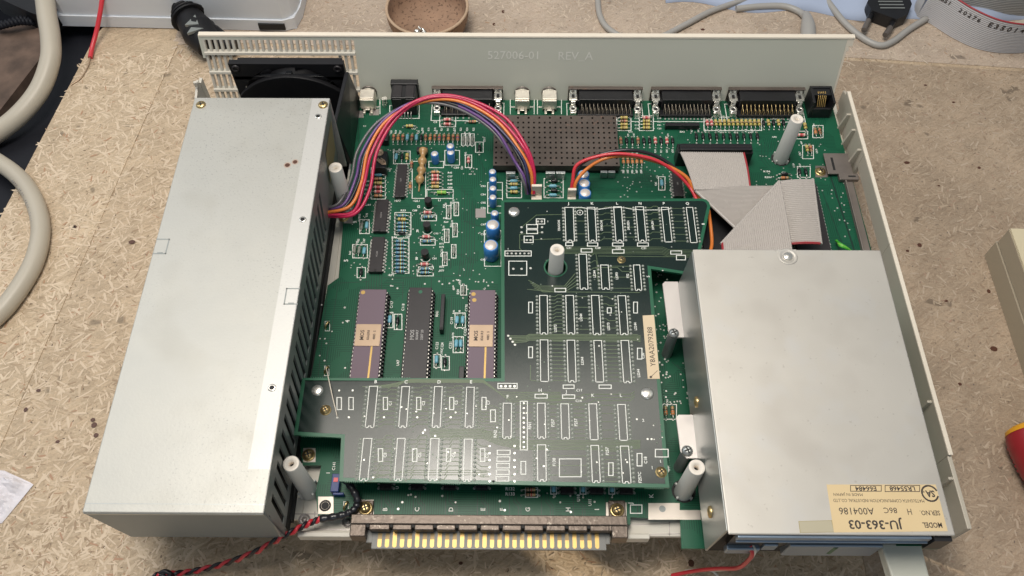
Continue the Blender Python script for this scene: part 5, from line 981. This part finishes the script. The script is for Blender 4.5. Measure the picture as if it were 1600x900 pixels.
# twisted pair: black sleeve, then red and black
def twist(pts, r, turns, colors, root, r_h):
    sp = spline(pts, 40); n = len(sp)
    for k, c in enumerate(colors):
        out = []
        for i, p in enumerate(sp):
            t = (sp[min(i + 1, n - 1)] - sp[max(i - 1, 0)]).normalized(); a = t.cross(Vector((0, 0, 1))).normalized(); b = a.cross(t); ph = turns * 2 * math.pi * i / n + k * math.pi
            out.append(p + (a * math.cos(ph) + b * math.sin(ph)) * r_h)
        m = MB(); m.sweep(out, r, 9); m.build('strand', M[c], root)
tw = thing('twisted_wires', at(552, 800, 2), 'red and black twisted wire pair running out to the lower left', 'wires')
twist(path([(503, 810, 2.5), (478, 820, 3), (443, 838, 2), (400, 862, -14), (350, 881, -36), (300, 893, TZ + 2.6), (262, 897, TZ + 2.6), (240, 899, TZ + 2.6)]), 1.0, 11, ['w_red2', 'w_black'], tw, .9)
m = MB(); m.sweep(spline(path([(538, 748, 8), (548, 760, 9), (557, 776, 8), (558, 788, 5.5), (551, 798, 4), (538, 804, 3.5), (520, 808, 3), (500, 811, 2.5)]), 14), 2.0, 12, 0, lambda t: 1.95 + .22 * math.sin(t * 60)); m.build('sleeve', M['w_black'], tw)
m = MB(); m.sweep(spline(path([(268, 897, TZ + 3), (258, 893, TZ + 4), (250, 897, TZ + 3), (259, 902, TZ + 3), (270, 899, TZ + 5)]), 8), 1.5, 8); m.build('knot', M['w_black'], tw)
wire([('strand', path([(1172, 852, 40), (1176, 862, 38), (1170, 874, 30), (1150, 886, 12), (1120, 891, -14), (1085, 894, -36), (1050, 899, TZ + 2)]), 'w_red2', 1.1), ('strand', path([(1176, 852, 40), (1180, 862, 38), (1173, 876, 28), (1152, 888, 10), (1120, 892.5, -16), (1088, 891, -40), (1070, 894, TZ + 1), (1110, 890, TZ + 1), (1122, 900, TZ + 1)]), 'w_white', .75)], 'head_wires', 'red wire with a thin white one dropping from the front of the floppy drive', 'wires')
m = MB(); [m.sweep(spline(path([(1306 + k, 376, 3), (1312, 380 + 2 * k, 6), (1322, 386 + k, 6), (1332, 394, 3)]), 6), .7, 8, k % 2) for k in range(3)]
tag(m.build('green_wire', [M['w_green'], M['lime']]), 'short bright green wire between the ribbon cable and the side wall', 'wire')
# ------------------------------------------------------------------ things lying round the computer
m = MB(); m.sweep(spline(path([(66, -40, TZ + 30), (73, 20, TZ + 27), (79, 60, TZ + 22), (78, 96, TZ + 16), (62, 140, TZ + 8), (30, 180, TZ + 2), (-14, 214, TZ - 4), (-60, 240, TZ - 8)]), 12), 7.6, 20)
tag(m.build('thick_cable', M['cable'], None), 'thick beige cable looping down past the scorched block at the upper left', 'cable')
m = MB(); m.sweep(spline(path([(-60, 222, TZ + 6), (-8, 250, TZ + 6.5), (28, 276, TZ + 6.5), (50, 306, TZ + 6.5), (62, 342, TZ + 6.5), (62, 376, TZ + 6.5), (50, 416, TZ + 6.5), (22, 462, TZ + 6.5), (-8, 496, TZ + 6.5), (-60, 540, TZ + 6.5)]), 12), 6.4, 20)
tc_ = m.build('thick_cable', M['cable']); tag(tc_, 'thick beige cable with faint printing, bent into a loop at the left edge', 'cable')
m = MB(); txt = 'H05VV-F  3G 1.5'
cen = spline(path([(14, 276, TZ + 12.6), (34, 300, TZ + 12.6), (47, 335, TZ + 12.6), (50, 370, TZ + 12.6), (42, 405, TZ + 12.6), (22, 440, TZ + 12.6), (0, 466, TZ + 12.6)]), 20)
for k in range(46):
    p = cen[4 + int(k * 2.3)]; m.box(p.x - .5, p.x + .5, p.y - .3, p.y + .3, p.z - 1.4, p.z - .7) if k % 5 != 4 else None
pm = m.build('printed_marks', M['pad_grey'], tc_)
rw = thing('red_wire', at(145, 70, TZ + 2), 'single red wire with a bare copper end hanging beside the pale device', 'wire')
m = MB(); m.sweep(spline(path([(162, -30, TZ + 40), (158, 10, TZ + 26), (151, 48, TZ + 12), (144, 74, TZ + 5), (141, 90, TZ + 3)]), 8), 1.9, 10); m.build('insulation', M['w_red2'], rw)
m = MB(); m.sweep(spline(path([(141, 88, TZ + 3), (137, 104, TZ + 2), (126, 122, TZ + 1.5), (111, 133, TZ + 1)]), 8), .55, 6); m.build('copper_strands', M['lid'], rw)
# pale device at the top left
dv_ = thing('pale_device', at(300, 0, TZ), 'pale grey plastic device with rounded corners behind the computer at the top left', 'device')
ft = [at(97, 39, TZ + 2), at(445, 47, TZ + 2), at(463, 44, TZ + 2), at(472, 30, TZ + 2)]
m = MB(); m.prism([(ft[0].x, ft[0].y), (ft[1].x, ft[1].y), (ft[2].x, ft[2].y + 1), (ft[3].x, ft[3].y + 4), (ft[3].x + 3, ft[3].y + 140), (ft[0].x - 30, ft[0].y + 150)], TZ + 1, TZ + 12); b_ = m.build('base', M['device'], dv_, 1.5)
m = MB(); q = [(p_.x, p_.y) for p_ in ft]; m.prism([(q[0][0], q[0][1] + 1.5), (q[1][0], q[1][1] + 1.5), (q[2][0], q[2][1] + 3), (q[3][0] - 1, q[3][1] + 7), (q[3][0], q[3][1] + 140), (q[0][0] - 30, q[0][1] + 150)], TZ + 12.2, TZ + 45); m.build('cover', M['device'], dv_, 6)
m = MB(); a = at(428, 36, TZ + 6); m.box(a.x - 12, a.x + 10, q[1][1] - 1.2, q[1][1] + 5, TZ + 3, TZ + 9); m.build('recess', M['hole'], b_)
# black moulded plug lying against it
pg = thing('power_plug', at(310, 45, TZ), 'black moulded mains plug lying between the pale device and the vent grille', 'plug')
m = MB(); ax = spline(path([(283, 4, TZ + 20), (292, 22, TZ + 18), (305, 42, TZ + 16), (318, 58, TZ + 15), (330, 72, TZ + 14)]), 10); m.sweep(ax, 10, 14, 0, lambda t: lerp(8, 14.5, min(1, t * 1.6)) if t < .62 else lerp(14.5, 11.5, (t - .62) / .38)); m.build('body', M['plug'], pg)
m = MB(); c = at(301, 34, TZ + 28); m.prism([(c.x - 5, c.y - 5), (c.x + 6, c.y - 4), (c.x + 1, c.y + 7)], c.z - 1, c.z + 1.2); m.prism([(c.x - 2, c.y - 13), (c.x + 10, c.y - 7), (c.x, c.y - 6)], c.z - 2.5, c.z - .2); m.build('moulded_mark', M['steel_dark'], pg, .2)
m = MB(); m.sweep(spline(path([(250, -16, TZ + 24), (268, -4, TZ + 22), (284, 5, TZ + 20)]), 10), 5, 12, 0, lambda t: 7 + 1.0 * math.sin(t * 44)); m.build('strain_relief', M['plug'], pg)
m = MB(); m.sweep(spline(path([(330, 60, TZ + 12), (346, 66, TZ + 10), (370, 72, TZ + 8)]), 8), 9, 12, 0, lambda t: 12 - 5 * t); m.build('collar', M['plug'], pg)
for k in range(4):
    c0 = ax[4 + k * 3]; tdir = (ax[5 + k * 3] - ax[3 + k * 3]).normalized(); m = MB(); m.rev([(9.2 + 1.8 * k, -.9), (9.8 + 1.8 * k, 0), (9.2 + 1.8 * k, .9)], Matrix.Translation(c0) @ tdir.to_track_quat('Z', 'Y').to_matrix().to_4x4(), 20); m.build('grip_ring', M['plug'], pg)
# cork bowl
bc = at(667, 9, TZ + 26); bw = thing('cork_bowl', (bc.x, bc.y, TZ), 'small round brown cork bowl holding a few screws, behind the back panel', 'bowl')
m = MB(); m.rev([(24, 0), (30, 4), (33.5, 16), (34.5, 25)], Matrix.Translation((bc.x, bc.y, TZ)), 40, 0, True, False); m.rev([(32.2, 25), (31, 14), (27, 5), (.1, 4)], Matrix.Translation((bc.x, bc.y, TZ)), 40, 0, True, False); m.build('body', M['cork'], bw)
m = MB(); m.rev([(34.5, 24.9), (34.2, 26), (32.6, 26), (32.2, 24.9)], Matrix.Translation((bc.x, bc.y, TZ)), 40, 0, True, False); m.build('rim', M['cork_rim'], bw)
for k, (px, py) in enumerate([(652, 50), (659, 47), (664, 51)]):
    p = at(px, py, TZ + 7); m = MB(); T = Matrix.Translation(p) @ Euler((.9 + k, .5 * k, k)).to_matrix().to_4x4(); m.rev([(1.2, -4), (1.2, 2), (2.8, 2.2), (2.4, 3.4), (.1, 3.8)], T, 12)
    o = m.build('small_screw', M['chrome']); tag(o, 'small bright screw lying in the cork bowl', 'screw', 'loose screws in the cork bowl')
# grey leads along the back
m = MB(); m.sweep(spline(path([(932, -40, TZ + 3), (934, 0, TZ + 3), (938, 26, TZ + 3), (952, 46, TZ + 3), (985, 62, TZ + 3), (1030, 58, TZ + 3), (1068, 40, TZ + 3), (1110, 18, TZ + 3), (1150, 4, TZ + 3), (1190, -10, TZ + 3)]), 10), 2.5, 12)
tag(m.build('grey_lead', M['cable_grey']), 'thin grey lead looping behind the middle of the back panel', 'cable')
gl = thing('plug_lead', at(1262, 45, TZ), 'grey lead ending in a moulded grey plug just behind the right of the back panel', 'cable')
m = MB(); m.sweep(spline(path([(1150, 14, TZ + 3), (1190, 10, TZ + 3), (1225, 10, TZ + 3), (1248, 18, TZ + 3), (1260, 28, TZ + 5)]), 10), 2.8, 12); m.build('lead', M['cable_grey'], gl)
m = MB(); m.sweep(spline(path([(1259, 22, TZ + 6), (1262, 36, TZ + 7), (1263, 60, TZ + 7), (1263, 80, TZ + 7)]), 8), 6, 16, 0, lambda t: lerp(3.2, 6.2, min(1, t * 2.2))); m.build('plug', M['cable_grey'], gl)
m = MB(); m.sweep(spline(path([(1270, -30, TZ + 3), (1296, 6, TZ + 3), (1322, 38, TZ + 3), (1352, 62, TZ + 3), (1376, 71, TZ + 3), (1396, 64, TZ + 3), (1420, 46, TZ + 3), (1446, 30, TZ + 3), (1480, 10, TZ + 3)]), 10), 2.7, 12)
tag(m.build('grey_lead', M['cable_grey']), 'pale grey lead dipping below the two-pin black plug at the upper right', 'cable')
# two-pin plug
ep = thing('two_pin_plug', at(1388, 15, TZ), 'flat black two-pin mains plug with bare pin tips lying at the upper right', 'plug')
P = [at(x, y, TZ + 8) for x, y in [(1363, -14), (1352, 10), (1360, 22), (1398, 36), (1416, 28), (1422, 12), (1412, -14)]]
m = MB(); m.prism([(p.x, p.y) for p in P], TZ + 1, TZ + 12); m.build('body', M['black'], ep, 2)
m = MB(); [m.box(at(1371, 0, TZ + 12).x, at(1409, 0, TZ + 12).x, at(1390, y, TZ + 12).y - .6, at(1390, y, TZ + 12).y + .6, TZ + 11.9, TZ + 12.8) for y in (-2, 3, 8, 13)]; m.build('grip_ribs', M['steel_dark'], ep, .2)
for a, b, c in [((1362, 22), (1357, 32), (1350, 47)), ((1396, 33), (1391, 43), (1383, 55))]:
    m = MB(); m.sweep([at(*a, TZ + 7), at(*b, TZ + 7)], 2.4, 12, 0); m.sweep([at(*b, TZ + 7), at(*c, TZ + 7)], 2.35, 12, 1); m.build('pin', [M['black'], M['strip']], ep)
# coil of cool grey ribbon cable, standing on edge
gr = thing('ribbon_coil', at(1510, 60, TZ), 'coil of wide silvery ribbon cable with red edge and black printing, upper right corner', 'ribbon cable')
def standing(m, pts, h, n, red=True, lean=(0, 0)):
    sp = spline(pts, 10); sub = 4; cols = n * sub; W = cols + 1; vs = []
    for i, p in enumerate(sp):
        t = (sp[min(i + 1, len(sp) - 1)] - sp[max(i - 1, 0)]).normalized(); nn = Vector((t.y, -t.x, 0))
        for k in range(W):
            s = k / cols; vs.append(p + Vector((lean[0] * s * h, lean[1] * s * h, s * h)) + nn * abs(math.sin(math.pi * k / sub)) * .8)
    o = len(m.v); m.v += [tuple(v) for v in vs]
    for i in range(len(sp) - 1):
        for k in range(cols): m.f.append((o + i * W + k, o + (i + 1) * W + k, o + (i + 1) * W + k + 1, o + i * W + k + 1)); m.m.append(1 if red and k >= cols - sub else 0); m.sm.append(True)
m = MB(); fr = [at(1432, 26, TZ + .5), at(1455, 38, TZ + .5), at(1490, 60, TZ + .5), at(1530, 77, TZ + .5), at(1575, 83, TZ + .5), at(1625, 78, TZ + .5), at(1680, 60, TZ + .5)]
standing(m, fr, 34, 20, True, (.05, -.10)); bk = [at(1440, 6, TZ + .5), at(1500, 14, TZ + .5), at(1560, 24, TZ + .5), at(1640, 26, TZ + .5)]
o = m.build('outer_turn', [M['ribbon2'], M['ribbon_red']], gr); sm_ = o.modifiers.new('solid', 'SOLIDIFY'); sm_.thickness = .5 * S
m = MB(); standing(m, bk, 34, 20, False); o2 = m.build('inner_turn', [M['cable_grey'], M['ribbon_red']], gr); sm_ = o2.modifiers.new('solid', 'SOLIDIFY'); sm_.thickness = .5 * S
m = MB(); standing(m, [at(1432, 26, TZ + .5), at(1428, 12, TZ + .5), at(1440, -10, TZ + .5)], 34, 20, False); o2 = m.build('bend', [M['ribbon2'], M['ribbon_red']], gr); sm_ = o2.modifiers.new('solid', 'SOLIDIFY'); sm_.thickness = .5 * S
m = MB(); spf = spline(fr, 10)
def coil_text(body, s, size):
    n_ = len(body)
    for i, ch in enumerate(body):
        f = (s + i * size * .82 / 150) * (len(spf) - 1); j = min(len(spf) - 2, int(f)); p = spf[j].lerp(spf[j + 1], f - j); t = (spf[j + 1] - spf[j]).normalized(); nn = Vector((t.y, -t.x, 0))
        z = 26.5; p = p + Vector((.05 * z, -.10 * z, z)) + nn * .9; up = Vector((.05, -.10, 1)).normalized()
        Mx = Matrix(((t.x, up.x, nn.x, p.x), (t.y, up.y, nn.y, p.y), (t.z, up.z, nn.z, p.z), (0, 0, 0, 1))); m.text(ch, None, size, M=Mx, weight=.02)
coil_text('2651', .10, 5.5); coil_text('20276', .27, 5.5); coil_text('E350147', .46, 6.6); m.build('printing', M['ink'], o)
# pale blue cloth / bag at the very back
m = MB(); nx_, ny_ = 44, 20; a, b = at(1040, 6, TZ), at(1440, 26, TZ); vs = []
for j in range(ny_ + 1):
    for i in range(nx_ + 1):
        s, t = i / nx_, j / ny_; x = lerp(a.x, 470, s); y = lerp(lerp(a.y, b.y - 8, min(1, s * 1.6)), 560, t) + 4 * math.sin(s * 23) * (1 - t); vs.append((x, y, TZ + 1 + 14 * min(1, t * 5) * (.6 + .3 * math.sin(s * 17 + t * 9) + .25 * math.sin(s * 41 - t * 5))))
m.add(vs, [(j * (nx_ + 1) + i, j * (nx_ + 1) + i + 1, (j + 1) * (nx_ + 1) + i + 1, (j + 1) * (nx_ + 1) + i) for j in range(ny_) for i in range(nx_)], 0, True)
o = m.build('blue_cloth', M['cloth']); tag(o, 'pale blue crumpled cloth along the back of the bench, upper right', 'cloth'); sm_ = o.modifiers.new('solid', 'SOLIDIFY'); sm_.thickness = .9 * S
# cream keyboard or case half at the right edge
kb = thing('cream_case', at(1590, 420, TZ), 'cream plastic case with a tan side and a parting line at the right edge', 'case')
zt2 = TZ + 34; k0 = at(1577, 355, zt2); k1 = at(1600, 420, zt2); d = (k1 - k0).normalized()
pts = [k0, k0 + d * 190, k0 + d * 190 + Vector((160, 0, 0)), k0 + Vector((160, -4, 0))]
m = MB(); m.prism([(p.x - 1, p.y) for p in pts], TZ + .6, TZ + 17); m.build('lower_half', M['keyboard_side'], kb, 1)
m = MB(); m.prism([(p.x, p.y - .5) for p in pts], TZ + 17.6, zt2 - 1.2); m.build('upper_half', M['keyboard_side'], kb, .8)
m = MB(); m.prism([(p.x + .6, p.y - 1) for p in pts], zt2 - 1.15, zt2); m.build('top_face', M['keyboard'], kb, .8)
m = MB(); a = at(1594, 93, TZ); m.prism([(a.x - 6, a.y + 26), (a.x + 80, a.y - 30), (a.x + 80, a.y + 60)], TZ + .6, TZ + 16); o = m.build('beige_box', M['cable'], None, 1.5); tag(o, 'corner of a beige box at the right edge below the silvery ribbon coil', 'box')
# screwdriver
sd = thing('screwdriver', at(1600, 700, TZ), 'red screwdriver with dotted grip and yellow end at the right edge', 'screwdriver')
a0 = at(1602, 668, TZ + 15); axd = Vector((.13, -1, 0)).normalized(); zax = axd
Bx = Vector((0, 0, 1)).cross(axd).normalized(); By = axd.cross(Bx)
Tm = Matrix(((Bx.x, By.x, axd.x, a0.x), (Bx.y, By.y, axd.y, a0.y), (Bx.z, By.z, axd.z, a0.z), (0, 0, 0, 1)))
m = MB(); m.rev([(12.6, 3.2), (13.6, 6), (14.0, 12), (13.4, 28), (11.2, 42), (9.0, 50), (9.6, 58), (13, 74), (13.2, 90), (9, 104), (.1, 106)], Tm, 32); m.build('handle', M['handle'], sd)
m = MB(); m.rev([(.1, -1.5), (8, -1.2), (11.9, .6), (12.8, 3.1)], Tm, 32); m.build('end_cap', M['yellow_cap'], sd)
m = MB()
for i in range(11):
    for k in range(7):
        z = 10 + i * 2.7; an = math.radians(-150 + (k + .5 * (i % 2)) * 13) ; r = 13.75 if z < 26 else lerp(13.5, 11.6, (z - 26) / 15)
        if z > 26 and k < (z - 26) / 3: continue
        p = Tm @ Vector((r * math.cos(an), r * math.sin(an), z)); m.rev([(.95, -.3), (.75, .35), (.1, .5)], Matrix.Translation(p) @ Vector((math.cos(an) * Bx + math.sin(an) * By)).to_track_quat('Z', 'Y').to_matrix().to_4x4(), 8)
m.build('grip_dots', M['handle_dot'], sd)
m = MB(); m.rev([(3, 105), (3, 190), (2, 196)], Tm, 14); m.build('shaft', M['chrome'], sd)
# crumpled clear bag at the left edge
m = MB(); nx_ = 26; c = [at(0, 738, TZ), at(52, 756, TZ), at(0, 822, TZ), at(-90, 800, TZ), at(-80, 720, TZ)]; vs = []; q0, q1, q2, q3 = at(-70, 728, TZ), at(2, 738, TZ), at(-4, 820, TZ), at(-80, 830, TZ); tip = at(54, 757, TZ)
q1, q2 = at(8, 736, TZ), at(4, 818, TZ)
for j in range(nx_ + 1):
    for i in range(nx_ + 1):
        s, t = i / nx_, j / nx_; e = q1.lerp(tip, min(1, t / .22)) if t < .22 else tip.lerp(q2, (t - .22) / .78); p = q0.lerp(q3, t).lerp(e, s); edge = min(1, 5 * min(s, 1 - s, t, 1 - t)); r_ = random.Random(i * 97 + j)
        vs.append((p.x, p.y, TZ + .8 + edge * (2.6 + 1.6 * math.sin(9 * s + 5 * t) + 1.1 * math.sin(17 * t - 11 * s) + r_.uniform(-.6, .6))))
m.add(vs, [(j * (nx_ + 1) + i, (j + 1) * (nx_ + 1) + i, (j + 1) * (nx_ + 1) + i + 1, j * (nx_ + 1) + i + 1) for j in range(nx_) for i in range(nx_)], 0, False)
bagm = mk('clear_plastic', (.86, .83, .88), .2, 0, .12, 60, .4, 300); b_ = bagm.node_tree.nodes['Principled BSDF']; b_.inputs['Transmission Weight'].default_value = .15; b_.inputs['IOR'].default_value = 1.15
o = m.build('plastic_bag', bagm); tag(o, 'crumpled translucent plastic bag corner on the bench at the lower left edge', 'bag')
# flat dark resin spots and a smear on the chipboard are part of the boards' own surface
m = MB()
for px, py, r, e in [(1417, 254, 2.2, .6), (1437, 383, 1.6, 1.1), (1446, 133, 1.4, .6), (1490, 160, 1.3, .8), (1530, 262, 1.2, 1), (1553, 545, 2.4, .8), (1478, 470, 1.5, .6), (1500, 600, 1.2, .9), (1545, 455, 1.3, 1.2), (1418, 392, 1.2, .8), (1467, 290, 1.0, .7), (1098, 46, 1.8, .7), (772, 38, 1.4, 1.3), (786, 18, 1.2, 1.6), (380, 60, 1.0, 1), (150, 148, 1.4, .8), (260, 95, 1.0, .8), (60, 610, 1.5, .7), (40, 640, 1.2, 1.3), (90, 690, 1.3, .8), (1080, 880, 1.8, 1.2), (720, 880, 1.2, .8), (113, 355, 3.4, .62), (113, 355, 2.2, .9), (206, 378, 2.4, .7), (147, 664, 1.8, 1), (145, 656, 1.5, .9), (150, 680, 1.6, .9)]:
    p = at(px, py, TZ + .55); m.add([(p.x + r * math.cos(k * .42) * (1 + .12 * math.sin(3 * k)), p.y + e * r * math.sin(k * .42), TZ + .56) for k in range(15)], [tuple(range(15))])
o = m.build('resin_spots', M['brown']); structure(o)
m = MB()
for a, b, w_ in [((496, 885), (545, 858), 5.5), ((520, 868), (550, 852), 3)]: p, q = at(*a, TZ + .1), at(*b, TZ + .1); m.line(p, q, w_, TZ + .08 + w_ * .005)
for k in range(3):
    pass
